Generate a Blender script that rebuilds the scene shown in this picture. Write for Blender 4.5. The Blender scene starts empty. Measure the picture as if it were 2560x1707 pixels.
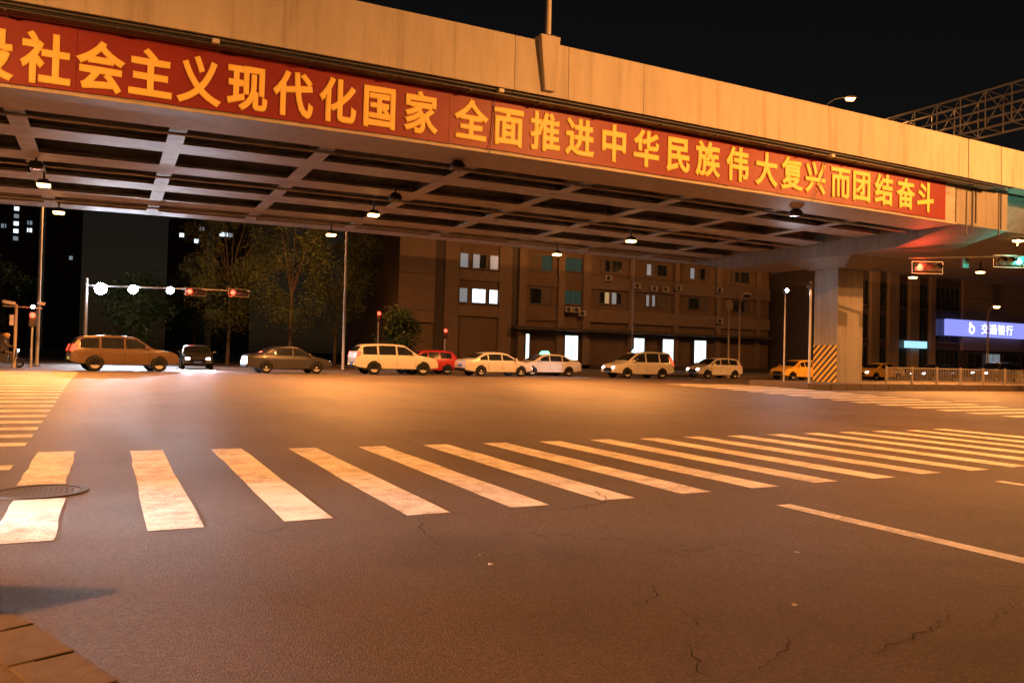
import bpy, bmesh, math, random
from mathutils import Vector, Matrix
random.seed(7)
R = math.radians
C = bpy.context.scene.collection
S = bpy.context.scene

# ------------------------------------------------------------------ camera
cam = bpy.data.cameras.new('camera'); cam.sensor_width = 36.0; cam.lens = 28.316
cam.clip_start = 0.1; cam.clip_end = 3000
co = bpy.data.objects.new('camera', cam); C.objects.link(co)
yaw, pitch, roll = R(26.664), R(1.115), R(1.4)
fw = Vector((math.sin(yaw)*math.cos(pitch), math.cos(yaw)*math.cos(pitch), math.sin(pitch)))
rt = Vector((math.cos(yaw), -math.sin(yaw), 0)); up = rt.cross(fw)
r2 = rt*math.cos(roll) + up*math.sin(roll); u2 = up*math.cos(roll) - rt*math.sin(roll)
co.matrix_world = Matrix(((r2.x, u2.x, -fw.x, 0), (r2.y, u2.y, -fw.y, 0), (r2.z, u2.z, -fw.z, 1.5), (0, 0, 0, 1)))
S.camera = co

# ------------------------------------------------------------------ night sky, moon, exposure
W = bpy.data.worlds.new('World'); S.world = W; W.use_nodes = True
wn = W.node_tree; bg = wn.nodes['Background']
sky = wn.nodes.new('ShaderNodeTexSky'); sky.sky_type = 'NISHITA'; sky.sun_disc = False
sky.sun_elevation = R(18); sky.sun_rotation = R(200)
tint = wn.nodes.new('ShaderNodeMix'); tint.data_type = 'RGBA'; tint.blend_type = 'MULTIPLY'; tint.inputs[0].default_value = 1; tint.inputs[7].default_value = (1.0, .62, .42, 1)
wn.links.new(sky.outputs['Color'], tint.inputs[6]); wn.links.new(tint.outputs[2], bg.inputs['Color']); bg.inputs['Strength'].default_value = 0.0022
sun = bpy.data.lights.new('moon', 'SUN'); sun.energy = 0.012; sun.angle = R(0.5); sun.color = (1, .95, .88)
so = bpy.data.objects.new('moon', sun); C.objects.link(so); so.rotation_euler = (R(60), 0, R(20))
S.view_settings.view_transform = 'Standard'; S.view_settings.look = 'None'
S.view_settings.exposure = 0.0; S.view_settings.gamma = 1.0; S.view_settings.use_curve_mapping = False
S.cycles.use_denoising = True; S.cycles.sample_clamp_indirect = 6; S.cycles.max_bounces = 4
S.cycles.use_light_tree = True; S.cycles.diffuse_bounces = 2; S.cycles.glossy_bounces = 2; S.cycles.transmission_bounces = 2
S.cycles.caustics_reflective = False; S.cycles.caustics_refractive = False; S.cycles.use_adaptive_sampling = True; S.cycles.adaptive_threshold = .03

SOD = (1.0, .365, .085)          # sodium street light
COOL = (.80, .88, 1.0)

# ------------------------------------------------------------------ helpers
class MB:
    def __init__(s): s.v = []; s.f = []; s.sm = []
    def add(s, vs, fs, smooth=False):
        b = len(s.v); s.v += [tuple(p) for p in vs]
        for f in fs: s.f.append(tuple(i+b for i in f)); s.sm.append(smooth)
        return s
    def box(s, x0, x1, y0, y1, z0, z1):
        vs = [(x, y, z) for z in (z0, z1) for y in (y0, y1) for x in (x0, x1)]
        return s.add(vs, [(0,2,3,1), (4,5,7,6), (0,1,5,4), (2,6,7,3), (0,4,6,2), (1,3,7,5)])
    def hexa(s, b, t):          # bottom four, top four (ccw from above)
        return s.add(list(b)+list(t), [(3,2,1,0), (4,5,6,7), (0,1,5,4), (1,2,6,5), (2,3,7,6), (3,0,4,7)])
    def tube(s, p0, p1, r0, r1=None, n=8, caps=True):
        r1 = r0 if r1 is None else r1
        p0, p1 = Vector(p0), Vector(p1); d = (p1-p0).normalized()
        a = Vector((0,0,1)) if abs(d.z) < .9 else Vector((1,0,0))
        e = d.cross(a).normalized(); g = d.cross(e)
        vs = []
        for p, r in ((p0, r0), (p1, r1)):
            for i in range(n):
                t = 2*math.pi*i/n; vs.append(p+e*r*math.cos(t)+g*r*math.sin(t))
        fs = [(i, (i+1) % n, n+(i+1) % n, n+i) for i in range(n)]
        s.add(vs, fs, True)
        if caps: s.add(vs[:n], [tuple(range(n))[::-1]]); s.add(vs[n:], [tuple(range(n))])
        return s
    def path(s, pts, r, n=6):
        for a, b in zip(pts, pts[1:]): s.tube(a, b, r, n=n)
        return s
    def prism(s, poly, h0, h1, ax='z'):
        n = len(poly)
        def P(a, b, h): return {'z': (a, b, h), 'y': (a, h, b), 'x': (h, a, b)}[ax]
        vs = [P(a, b, h0) for a, b in poly] + [P(a, b, h1) for a, b in poly]
        fs = [tuple(range(n))[::-1], tuple(range(n, 2*n))] + [(i, (i+1) % n, n+(i+1) % n, n+i) for i in range(n)]
        return s.add(vs, fs)
    def mesh(s, name):
        me = bpy.data.meshes.new(name); me.from_pydata(s.v, [], s.f); me.update()
        me.polygons.foreach_set('use_smooth', s.sm)
        return me
    def build(s, name, m=None, parent=None, bevel=0):
        me = s.mesh(name)
        bm = bmesh.new(); bm.from_mesh(me)
        bmesh.ops.recalc_face_normals(bm, faces=bm.faces)
        bm.to_mesh(me); bm.free()
        return link(name, me, m, parent, bevel)

def link(name, me, m=None, parent=None, bevel=0):
    o = bpy.data.objects.new(name, me); C.objects.link(o)
    if m is not None and not me.materials: me.materials.append(m)
    if parent is not None: o.parent = parent
    if bevel:
        b = o.modifiers.new('bevel', 'BEVEL'); b.width = bevel; b.segments = 2; b.limit_method = 'ANGLE'
    return o

def tag(o, label, cat, group=None):
    o['label'] = label; o['category'] = cat
    if group: o['group'] = group
    return o

def thing(name, label, cat, loc=(0,0,0), rz=0, group=None):
    o = bpy.data.objects.new(name, None); C.objects.link(o); o.empty_display_size = .2
    o.location = loc; o.rotation_euler = (0, 0, rz)
    return tag(o, label, cat, group)

def struct(o): o['kind'] = 'structure'; return o
def stuff(o): o['kind'] = 'stuff'; return o

def lamp(kind, parent, loc, watt, col, aim=None, spot=150, blend=.6, rad=.12):
    l = bpy.data.lights.new('bulb', kind); l.energy = watt; l.color = col; l.shadow_soft_size = rad
    o = bpy.data.objects.new('bulb', l); C.objects.link(o); o.parent = parent; o.location = loc
    if kind == 'SPOT':
        l.spot_size = R(spot); l.spot_blend = blend
        d = Vector(aim if aim else (0, 0, -1))
        o.rotation_euler = d.to_track_quat('-Z', 'Y').to_euler()
    return o

def copy_tree(o, parent=None):
    c = o.copy(); C.objects.link(c)
    if parent is not None: c.parent = parent
    for ch in list(o.children): copy_tree(ch, c)
    return c

# ------------------------------------------------------------------ materials
def mat(name, col, rough=.6, metal=0, var=.0, vscale=3., bump=0., bscale=60., emit=None, estr=0, spec=.5,
        var2=0, v2scale=.4, alpha=1, stretch=None, trans=0):
    m = bpy.data.materials.new(name); m.use_nodes = True
    nt = m.node_tree; N = nt.nodes; L = nt.links; p = N['Principled BSDF']
    p.inputs['Roughness'].default_value = rough; p.inputs['Metallic'].default_value = metal
    p.inputs['Specular IOR Level'].default_value = spec
    if trans: p.inputs['Transmission Weight'].default_value = trans
    c4 = (*col, 1); p.inputs['Base Color'].default_value = c4
    tc = N.new('ShaderNodeTexCoord'); src = tc.outputs['Object']
    if stretch:
        mp = N.new('ShaderNodeMapping'); mp.inputs['Scale'].default_value = stretch
        L.new(src, mp.inputs['Vector']); src = mp.outputs['Vector']
    out = None
    def mul(prev, scale, amt, det=6):
        n = N.new('ShaderNodeTexNoise'); n.inputs['Scale'].default_value = scale; n.inputs['Detail'].default_value = det
        n.inputs['Roughness'].default_value = .65
        L.new(src, n.inputs['Vector'])
        r = N.new('ShaderNodeMapRange'); r.inputs[1].default_value = .25; r.inputs[2].default_value = .75
        r.inputs[3].default_value = 1-amt; r.inputs[4].default_value = 1+amt
        L.new(n.outputs['Fac'], r.inputs[0])
        x = N.new('ShaderNodeMix'); x.data_type = 'RGBA'; x.blend_type = 'MULTIPLY'; x.inputs[0].default_value = 1
        if prev is None: x.inputs[6].default_value = c4
        else: L.new(prev, x.inputs[6])
        L.new(r.outputs[0], x.inputs[7]); return x.outputs[2]
    if var: out = mul(out, vscale, var)
    if var2: out = mul(out, v2scale, var2, 3)
    if out is not None: L.new(out, p.inputs['Base Color'])
    if bump:
        n = N.new('ShaderNodeTexNoise'); n.inputs['Scale'].default_value = bscale; n.inputs['Detail'].default_value = 4
        L.new(src, n.inputs['Vector'])
        b = N.new('ShaderNodeBump'); b.inputs['Strength'].default_value = bump; b.inputs['Distance'].default_value = .02
        L.new(n.outputs['Fac'], b.inputs['Height']); L.new(b.outputs['Normal'], p.inputs['Normal'])
    if emit:
        p.inputs['Emission Color'].default_value = (*emit, 1); p.inputs['Emission Strength'].default_value = estr
    return m

def asphalt():
    m = mat('asphalt', (.074, .055, .042), .58, var2=.25, v2scale=.35, bump=.9, bscale=85, spec=.5)
    nt = m.node_tree; N = nt.nodes; L = nt.links; p = N['Principled BSDF']
    tc = N.new('ShaderNodeTexCoord')
    base = p.inputs['Base Color'].links[0].from_socket
    gn = N.new('ShaderNodeTexNoise'); gn.inputs['Scale'].default_value = 38; gn.inputs['Detail'].default_value = 4; gn.inputs['Roughness'].default_value = .8; L.new(tc.outputs['Object'], gn.inputs['Vector'])
    gm = N.new('ShaderNodeMapRange'); gm.inputs[1].default_value = .3; gm.inputs[2].default_value = .7; gm.inputs[3].default_value = .55; gm.inputs[4].default_value = 1.45; L.new(gn.outputs['Fac'], gm.inputs[0])
    gx = N.new('ShaderNodeMix'); gx.data_type = 'RGBA'; gx.blend_type = 'MULTIPLY'; gx.inputs[0].default_value = 1; L.new(base, gx.inputs[6]); L.new(gm.outputs[0], gx.inputs[7]); base = gx.outputs[2]
    ag = N.new('ShaderNodeTexVoronoi'); ag.inputs['Scale'].default_value = 55; L.new(tc.outputs['Object'], ag.inputs['Vector'])
    sp_ = N.new('ShaderNodeSeparateColor'); L.new(ag.outputs['Color'], sp_.inputs[0])
    am = N.new('ShaderNodeMapRange'); am.inputs[3].default_value = .68; am.inputs[4].default_value = 1.36; L.new(sp_.outputs[0], am.inputs[0])
    ax = N.new('ShaderNodeMix'); ax.data_type = 'RGBA'; ax.blend_type = 'MULTIPLY'; ax.inputs[0].default_value = 1; L.new(base, ax.inputs[6]); L.new(am.outputs[0], ax.inputs[7]); base = ax.outputs[2]
    wp = N.new('ShaderNodeMapping'); wp.inputs['Scale'].default_value = (.9, .12, 1); L.new(tc.outputs['Object'], wp.inputs['Vector'])
    wt_ = N.new('ShaderNodeTexNoise'); wt_.inputs['Scale'].default_value = 1; wt_.inputs['Detail'].default_value = 5; L.new(wp.outputs['Vector'], wt_.inputs['Vector'])
    wm_ = N.new('ShaderNodeMapRange'); wm_.inputs[1].default_value = .35; wm_.inputs[2].default_value = .65; wm_.inputs[3].default_value = .86; wm_.inputs[4].default_value = 1.12; L.new(wt_.outputs['Fac'], wm_.inputs[0])
    wx = N.new('ShaderNodeMix'); wx.data_type = 'RGBA'; wx.blend_type = 'MULTIPLY'; wx.inputs[0].default_value = 1; L.new(base, wx.inputs[6]); L.new(wm_.outputs[0], wx.inputs[7]); base = wx.outputs[2]
    wr_ = N.new('ShaderNodeMapRange'); wr_.inputs[1].default_value = .35; wr_.inputs[2].default_value = .65; wr_.inputs[3].default_value = .54; wr_.inputs[4].default_value = .62; L.new(wt_.outputs['Fac'], wr_.inputs[0]); L.new(wr_.outputs[0], p.inputs['Roughness'])
    os_ = N.new('ShaderNodeTexNoise'); os_.inputs['Scale'].default_value = .55; os_.inputs['Detail'].default_value = 5; os_.inputs['Roughness'].default_value = .6; os_.inputs['Distortion'].default_value = .6; L.new(tc.outputs['Object'], os_.inputs['Vector'])
    om = N.new('ShaderNodeMapRange'); om.inputs[1].default_value = .54; om.inputs[2].default_value = .70; om.inputs[3].default_value = 1; om.inputs[4].default_value = .68; L.new(os_.outputs['Fac'], om.inputs[0])
    ox_ = N.new('ShaderNodeMix'); ox_.data_type = 'RGBA'; ox_.blend_type = 'MULTIPLY'; ox_.inputs[0].default_value = 1; L.new(base, ox_.inputs[6]); L.new(om.outputs[0], ox_.inputs[7]); base = ox_.outputs[2]
    # pale aggregate specks
    vo = N.new('ShaderNodeTexVoronoi'); vo.inputs['Scale'].default_value = 75; L.new(tc.outputs['Object'], vo.inputs['Vector'])
    r = N.new('ShaderNodeMapRange'); r.inputs[1].default_value = .0; r.inputs[2].default_value = .16; r.inputs[3].default_value = 1; r.inputs[4].default_value = 0
    L.new(vo.outputs['Distance'], r.inputs[0])
    nz = N.new('ShaderNodeTexNoise'); nz.inputs['Scale'].default_value = 22; L.new(tc.outputs['Object'], nz.inputs['Vector'])
    gt = N.new('ShaderNodeMapRange'); gt.inputs[1].default_value = .55; gt.inputs[2].default_value = .7; L.new(nz.outputs['Fac'], gt.inputs[0])
    mu = N.new('ShaderNodeMath'); mu.operation = 'MULTIPLY'; L.new(r.outputs[0], mu.inputs[0]); L.new(gt.outputs[0], mu.inputs[1])
    x = N.new('ShaderNodeMix'); x.data_type = 'RGBA'; L.new(mu.outputs[0], x.inputs[0]); L.new(base, x.inputs[6]); x.inputs[7].default_value = (.17, .155, .14, 1)
    # fine hair cracks in patches
    v2 = N.new('ShaderNodeTexVoronoi'); v2.feature = 'DISTANCE_TO_EDGE'; v2.inputs['Scale'].default_value = .9
    wob = N.new('ShaderNodeTexNoise'); wob.inputs['Scale'].default_value = 3; wob.inputs['Detail'].default_value = 3
    L.new(tc.outputs['Object'], wob.inputs['Vector'])
    ad = N.new('ShaderNodeMix'); ad.data_type = 'VECTOR'; ad.inputs[0].default_value = .35
    L.new(tc.outputs['Object'], ad.inputs[4]); L.new(wob.outputs['Color'], ad.inputs[5]); L.new(ad.outputs[1], v2.inputs['Vector'])
    r2_ = N.new('ShaderNodeMapRange'); r2_.inputs[1].default_value = .0; r2_.inputs[2].default_value = .012; r2_.inputs[3].default_value = 1; r2_.inputs[4].default_value = 0
    L.new(v2.outputs['Distance'], r2_.inputs[0])
    mk = N.new('ShaderNodeTexNoise'); mk.inputs['Scale'].default_value = .8; mk.inputs['Detail'].default_value = 5; L.new(tc.outputs['Object'], mk.inputs['Vector'])
    mr = N.new('ShaderNodeMapRange'); mr.inputs[1].default_value = .52; mr.inputs[2].default_value = .66; L.new(mk.outputs['Fac'], mr.inputs[0])
    m2 = N.new('ShaderNodeMath'); m2.operation = 'MULTIPLY'; L.new(r2_.outputs[0], m2.inputs[0]); L.new(mr.outputs[0], m2.inputs[1])
    y = N.new('ShaderNodeMix'); y.data_type = 'RGBA'; L.new(m2.outputs[0], y.inputs[0]); L.new(x.outputs[2], y.inputs[6]); y.inputs[7].default_value = (.018, .016, .014, 1)
    L.new(y.outputs[2], p.inputs['Base Color'])
    return m

M = {}
M['asphalt'] = asphalt()
M['paint'] = mat('road_paint', (.70, .67, .61), .6, var=.14, vscale=40, var2=.16, v2scale=1.2, bump=.5, bscale=90)
def worn(m, scale, th0, th1, dark, gate=.45):
    nt = m.node_tree; N = nt.nodes; L = nt.links; p = N['Principled BSDF']
    tc = N.new('ShaderNodeTexCoord'); base = p.inputs['Base Color'].links[0].from_socket
    n = N.new('ShaderNodeTexNoise'); n.inputs['Scale'].default_value = scale; n.inputs['Detail'].default_value = 6; n.inputs['Roughness'].default_value = .75
    L.new(tc.outputs['Object'], n.inputs['Vector'])
    r = N.new('ShaderNodeMapRange'); r.inputs[1].default_value = th0; r.inputs[2].default_value = th1; L.new(n.outputs['Fac'], r.inputs[0])
    k = N.new('ShaderNodeTexNoise'); k.inputs['Scale'].default_value = .9; k.inputs['Detail'].default_value = 3; L.new(tc.outputs['Object'], k.inputs['Vector'])
    kr = N.new('ShaderNodeMapRange'); kr.inputs[1].default_value = gate; kr.inputs[2].default_value = gate+.2; L.new(k.outputs['Fac'], kr.inputs[0])
    mu = N.new('ShaderNodeMath'); mu.operation = 'MULTIPLY'; L.new(r.outputs[0], mu.inputs[0]); L.new(kr.outputs[0], mu.inputs[1])
    x = N.new('ShaderNodeMix'); x.data_type = 'RGBA'; L.new(mu.outputs[0], x.inputs[0]); L.new(base, x.inputs[6]); x.inputs[7].default_value = dark
    L.new(x.outputs[2], p.inputs['Base Color'])
worn(M['paint'], 30, .50, .64, (.12, .10, .08, 1), .42)
worn(M['paint'], 4, .42, .68, (.30, .26, .21, 1), .30)
def streaks(m, lo=.55, hi=.8, amt=.5, sc=(4, 4, .16)):
    nt = m.node_tree; N = nt.nodes; L = nt.links; p = N['Principled BSDF']
    tc = N.new('ShaderNodeTexCoord'); base = p.inputs['Base Color'].links[0].from_socket
    mp = N.new('ShaderNodeMapping'); mp.inputs['Scale'].default_value = sc; L.new(tc.outputs['Object'], mp.inputs['Vector'])
    n = N.new('ShaderNodeTexNoise'); n.inputs['Scale'].default_value = 1; n.inputs['Detail'].default_value = 5; n.inputs['Roughness'].default_value = .7; L.new(mp.outputs['Vector'], n.inputs['Vector'])
    r = N.new('ShaderNodeMapRange'); r.inputs[1].default_value = lo; r.inputs[2].default_value = hi; r.inputs[4].default_value = amt; L.new(n.outputs['Fac'], r.inputs[0])
    x = N.new('ShaderNodeMix'); x.data_type = 'RGBA'; x.blend_type = 'MULTIPLY'; L.new(r.outputs[0], x.inputs[0]); L.new(base, x.inputs[6]); x.inputs[7].default_value = (.35, .30, .25, 1)
    L.new(x.outputs[2], p.inputs['Base Color'])
M['concrete'] = mat('painted_concrete', (.46, .43, .38), .75, var=.10, vscale=2.2, var2=.10, v2scale=.25, bump=.25, bscale=25, stretch=(1.6, 1, .35))
M['pier_concrete'] = mat('pier_concrete', (.26, .245, .225), .8, var=.14, vscale=1.8, var2=.12, v2scale=.4, bump=.25, bscale=25, stretch=(1.6, 1.6, .3))
M['steel'] = mat('grey_painted_steel', (.36, .35, .34), .5, var=.10, vscale=1.2, var2=.12, v2scale=.3, bump=.1, bscale=12)
streaks(M['concrete'], .5, .78, .55, (3, 3, .12)); streaks(M['pier_concrete'], .5, .75, .6); streaks(M['steel'], .48, .72, .8, (1.1, 1.6, 1.6))
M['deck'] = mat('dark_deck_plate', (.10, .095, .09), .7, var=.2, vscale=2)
M['duct'] = mat('dark_conduit', (.07, .07, .075), .5, var=.2, vscale=4)
M['red'] = mat('banner_red', (.215, .019, .019), .5, var=.12, bump=.5, bscale=1.6, vscale=1.2, var2=.06, v2scale=.3)
M['yellow'] = mat('banner_yellow', (.86, .62, .15), .5, var=.06, vscale=3)
M['trim'] = mat('flange_paint', (.42, .36, .28), .6, var=.2, vscale=3)
M['galv'] = mat('galvanised_steel', (.45, .45, .44), .45, metal=.6, var=.15, vscale=5)
M['polepaint'] = mat('pale_pole_paint', (.55, .53, .50), .5, var=.1, vscale=3)
M['dark'] = mat('dark_metal', (.03, .03, .032), .5, var=.2, vscale=6)
M['black'] = mat('black_plastic', (.012, .012, .013), .4, var=.2, vscale=8)
M['iron'] = mat('cast_iron', (.035, .032, .03), .55, metal=.4, var=.3, vscale=40, bump=.3, bscale=80)
M['slab'] = mat('pavement_slab', (.085, .064, .050), .8, var=.35, vscale=8, var2=.15, v2scale=1, bump=.4, bscale=60)
M['kerb'] = mat('kerb_stone', (.095, .072, .056), .75, var=.30, vscale=10, bump=.4, bscale=70)
M['crack'] = mat('open_crack', (.012, .011, .010), .95, var=.2, vscale=20)
M['patch'] = mat('pale_grit', (.34, .29, .23), .8, var=.2, vscale=30)
M['sodium'] = mat('lit_sodium_lens', (1, .8, .5), .4, var=.02, emit=(1, .47, .13), estr=14)
M['white_led'] = mat('lit_white_led', (1, 1, 1), .4, var=.02, emit=(.78, .88, 1), estr=160)
M['red_led'] = mat('lit_red_led', (1, .1, .05), .4, var=.02, emit=(1, .035, .02), estr=9)
M['green_led'] = mat('lit_green_led', (.1, 1, .7), .4, var=.02, emit=(.06, 1, .62), estr=5)
M['lens_off'] = mat('unlit_lens', (.05, .045, .04), .2, var=.1)
M['leaf'] = mat('leaves', (.075, .095, .03), .55, var=.4, vscale=1.2, spec=.3)
M['leaf2'] = mat('leaves_green', (.045, .09, .03), .55, var=.4, vscale=1.2, spec=.3)
M['bark'] = mat('bark', (.09, .07, .05), .9, var=.3, vscale=12, bump=.6, bscale=30)
M['wallA'] = mat('brown_render_wall', (.20, .14, .095), .8, var=.15, vscale=1.5, var2=.12, v2scale=.2, bump=.2, bscale=12)
M['wallB'] = mat('tan_tile_wall', (.25, .185, .135), .75, var=.15, vscale=1.5, var2=.1, v2scale=.2)
M['wallC'] = mat('dark_cladding_and_shade', (.08, .065, .055), .6, var=.2, vscale=2)
M['frame'] = mat('window_frame', (.14, .14, .14), .45, metal=.5, var=.1)
M['pane'] = mat('dark_window_glass', (.02, .025, .028), .08, var=.2, vscale=.4, spec=.8)
M['pane_teal'] = mat('teal_window_glass', (.03, .07, .065), .1, var=.2, vscale=.4, spec=.8, emit=(.10, .22, .17), estr=.12)
M['pane_lit'] = mat('lit_window', (.8, .9, .9), .3, var=.1, vscale=.8, emit=(.78, .95, 1), estr=1.7)
M['pane_dim'] = mat('dimly_lit_window', (.3, .34, .36), .3, var=.2, vscale=.8, emit=(.5, .62, .7), estr=.28)
M['pane_warm'] = mat('warm_lit_window', (.4, .35, .2), .3, var=.2, vscale=.8, emit=(.9, .65, .3), estr=.35)
M['curtain'] = mat('drawn_curtain', (.16, .13, .11), .85, var=.3, vscale=4, stretch=(6, 1, .3))
M['ac'] = mat('ac_casing', (.45, .43, .40), .6, var=.1)
M['tower'] = mat('tower_wall', (.05, .045, .045), .9, var=.2, vscale=.05)

# ------------------------------------------------------------------ ground: gently rising beyond the near crossing
YB = [-900, -60, 0, 13] + [13+.75*i for i in range(1, 29)] + [50, 100, 300, 1500]
def _rz(y):
    t = min(1, max(0, (y-13)/21)); return .32*t*t*(3-2*t)
ZB = [_rz(y) for y in YB]
def gz(y):
    for i in range(len(YB)-1):
        if y <= YB[i+1]:
            return ZB[i]+(ZB[i+1]-ZB[i])*(y-YB[i])/(YB[i+1]-YB[i])
    return ZB[-1]
g = MB(); XB = [-1200, -60, 0, 60, 1200]
g.add([(x, y, gz(y)) for y in YB for x in XB], [(j*5+i, j*5+i+1, j*5+i+6, j*5+i+5) for j in range(len(YB)-1) for i in range(4)])
road = struct(g.build('road', M['asphalt']))

def stripe_long(x0, w, ya, yb):             # along Y, wavering edges as brushed by tyres
    n = 7; L_, R_ = [], []
    for i in range(n+1):
        y = ya+(yb-ya)*i/n
        j = random.uniform(-.014, .014) if 0 < i < n else 0
        k = random.uniform(-.014, .014) if 0 < i < n else 0
        L_.append((x0+j, y, gz(y)+.004)); R_.append((x0+w+k, y, gz(y)+.004))
    return MB().add(L_+R_, [(i, n+1+i, n+2+i, i+1) for i in range(n)])
for k in range(18):
    x = -.76+1.102*k
    dy = (.10 if k < 3 else 0)+random.uniform(-.03, .03)
    if k == 0:                               # interrupted by the manhole
        stripe_long(x, .44, 7.15, 9.10).build('crosswalk_stripe', M['paint'], road)
        stripe_long(x-.06, .46, 10.06, 13.12).build('crosswalk_stripe', M['paint'], road)
    else:
        stripe_long(x, .435, 7.18+max(0, k-4)*.055+dy, 12.95-min(k, 4)*.07+dy+max(0, k-6)*.02).build('crosswalk_stripe', M['paint'], road)
def stripe_across(xa, xb, y, w):
    n = 5; A, B = [], []
    for i in range(n+1):
        x = xa+(xb-xa)*i/n
        A.append((x, y+random.uniform(-.015, .015), gz(y)+.006)); B.append((x, y+w+random.uniform(-.015, .015), gz(y+w)+.006))
    return MB().add(A+B, [(i, i+1, n+2+i, n+1+i) for i in range(n)])
stripe_across(-6.2, -1.0, 11.35, .42).build('crosswalk_stripe', M['paint'], road)
for k in range(24):
    stripe_across(-6.2, -1.05-.004*k, 13.95+1.2*k, .48).build('crosswalk_stripe', M['paint'], road)
for k in range(17):
    stripe_across(25.3+random.uniform(-.1, .1), 30.6, 14.2+1.15*k, .5).build('crosswalk_stripe', M['paint'], road)
stripe_long(6.38, .2, -9, 6.38).build('lane_line', M['paint'], road)
stripe_long(10.62, .16, -9, 6.72).build('lane_line', M['paint'], road)
for k in range(5):
    stripe_across(31.5+6*k, 34.5+6*k, 21.6, .15).build('lane_line', M['paint'], road)
for k in range(4):
    stripe_across(-40+6*k, -37+6*k, 27.5, .15).build('lane_line', M['paint'], road)

def crack(pts, w):
    q = []
    for (ax, ay), (bx, by) in zip(pts, pts[1:]):
        n = max(3, int(math.hypot(bx-ax, by-ay)/.05))
        for i in range(n):
            t = i/n; s = .028
            q.append((ax+(bx-ax)*t+random.uniform(-s, s), ay+(by-ay)*t+random.uniform(-s, s)))
    m = MB(); A, B = [], []
    for i in range(len(q)):
        a = q[max(0, i-1)]; b = q[min(len(q)-1, i+1)]
        d = Vector((b[0]-a[0], b[1]-a[1])); d = d.normalized() if d.length else Vector((1, 0))
        ww = w*random.choice((.08, .3, .45, .6, .75))*min(1, .2+2.2*min(i, len(q)-1-i)/len(q))
        A.append((q[i][0]-d.y*ww, q[i][1]+d.x*ww, .0075)); B.append((q[i][0]+d.y*ww, q[i][1]-d.x*ww, .0075))
    n = len(q)
    m.add(A+B, [(i, n+i, n+i+1, i+1) for i in range(n-1)])
    return m.build('crack', M['crack'], road)
for pts, w in [([(2.68,7.09),(2.49,6.69),(2.44,6.51),(2.41,6.23),(2.39,5.99),(2.42,5.7)], .012),
               ([(5.09,8.06),(4.82,7.19),(4.61,7.05),(4.12,6.92),(3.63,6.91),(3.39,6.9)], .013),
               ([(3.33,4.48),(3.23,4.25),(2.92,4.04),(2.81,3.82)], .007), ([(2.8,3.41),(2.64,3.15),(2.58,2.95)], .009),
               ([(2.74,2.89),(3.01,3.05),(3.23,3.16),(3.61,3.37)], .008), ([(3.4,2.89),(3.83,2.97),(4.33,3.07),(4.77,3.24)], .007),
               ([(4.16,3.88),(4.38,3.9),(4.59,3.87)], .006), ([(3.13,3.9),(3.13,3.73),(2.91,3.51)], .006),
               ([(4.62,2.95),(5.06,3.12),(5.4,3.27)], .006), ([(.75,7.0),(.7,7.3),(.82,7.9),(.78,8.6)], .005)]:
    crack(pts, w)

# manhole: ring, cover and raised studs
mh = thing('manhole', 'round iron manhole cover set into the nearest crosswalk stripe', 'manhole', (-.57, 9.58, 0))
m = MB(); n = 40
ring = lambda r, z: [(r*math.cos(2*math.pi*i/n), r*math.sin(2*math.pi*i/n), z) for i in range(n)]
m.add(ring(.45, .002)+ring(.44, .014)+ring(.375, .014)+ring(.37, -.004), [(a*n+i, a*n+(i+1) % n, (a+1)*n+(i+1) % n, (a+1)*n+i) for a in range(3) for i in range(n)])
m.build('frame_ring', M['iron'], mh)
m = MB(); m.add(ring(.368, .007), [tuple(range(n))]); m.build('cover', M['iron'], mh)
m = MB()
for i in range(-7, 8):
    for j in range(-7, 8):
        x, y = i*.048, j*.048
        if x*x+y*y < .335**2 and (i+j) % 2 == 0: m.box(x-.018, x+.018, y-.018, y+.018,   .007, .0095)
stuff(m.build('studs', M['iron'], mh))

# near pavement corner: kerb stones and slabs, almost flush with the road
pave = struct(MB().prism([(-9, 8.4), (-2.4, 7.7), (-.98, 6.2), (-.72, 5.6), (-.49, 5.0), (-.28, 4.6), (-.2, 4.0), (-.02, 3.2), (0, -9), (-9, -9)], -.2, .006).build('pavement', M['slab']))
edge = [(-1.75, 7.5), (-.95, 6.2), (-.60, 5.58), (-.30, 5.02), (-.09, 4.50), (.10, 4.02), (.26, 3.5), (.36, 2.9), (.4, 2.2), (.4, 1.2)]
for (ax, ay), (bx, by) in zip(edge, edge[1:]):
    d = Vector((bx-ax, by-ay)).normalized(); nx, ny = d.y, -d.x
    k = .012; w = .30
    a = (ax+d.x*k, ay+d.y*k); b = (bx-d.x*k, by-d.y*k)
    P = [a, b, (b[0]+nx*w, b[1]+ny*w), (a[0]+nx*w, a[1]+ny*w)]
    if nx > 0: P = [a, b, (b[0]-abs(nx)*w, b[1]-ny*w), (a[0]-abs(nx)*w, a[1]-ny*w)]
    zb, zt = -.1, .014+random.uniform(-.003, .003)
    m = MB(); m.hexa([(p[0], p[1], zb) for p in P], [(p[0], p[1], zt) for p in P]); m.build('kerb_stone', M['kerb'], pave, .012)
for i in range(7):
    for j in range(9):
        x1 = -.62-.62*i+(.42-.05*j if i == 0 else 0)*0; y0 = .2+.62*j
        cx = -.45-.62*i; cy = .4+.62*j
        lim = [-.1, -.1, -.12, -.16, -.2, -.28, -.45, -.75, -1.1][min(8, int(j*1.0))]
        if cx > lim-.42-.12*max(0, j-4): continue
        MB().box(cx-.3, cx+.3, cy-.3, cy+.3, -.05, .012+random.uniform(-.004, .004)).build('paving_slab', M['slab'], pave, .008)

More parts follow.
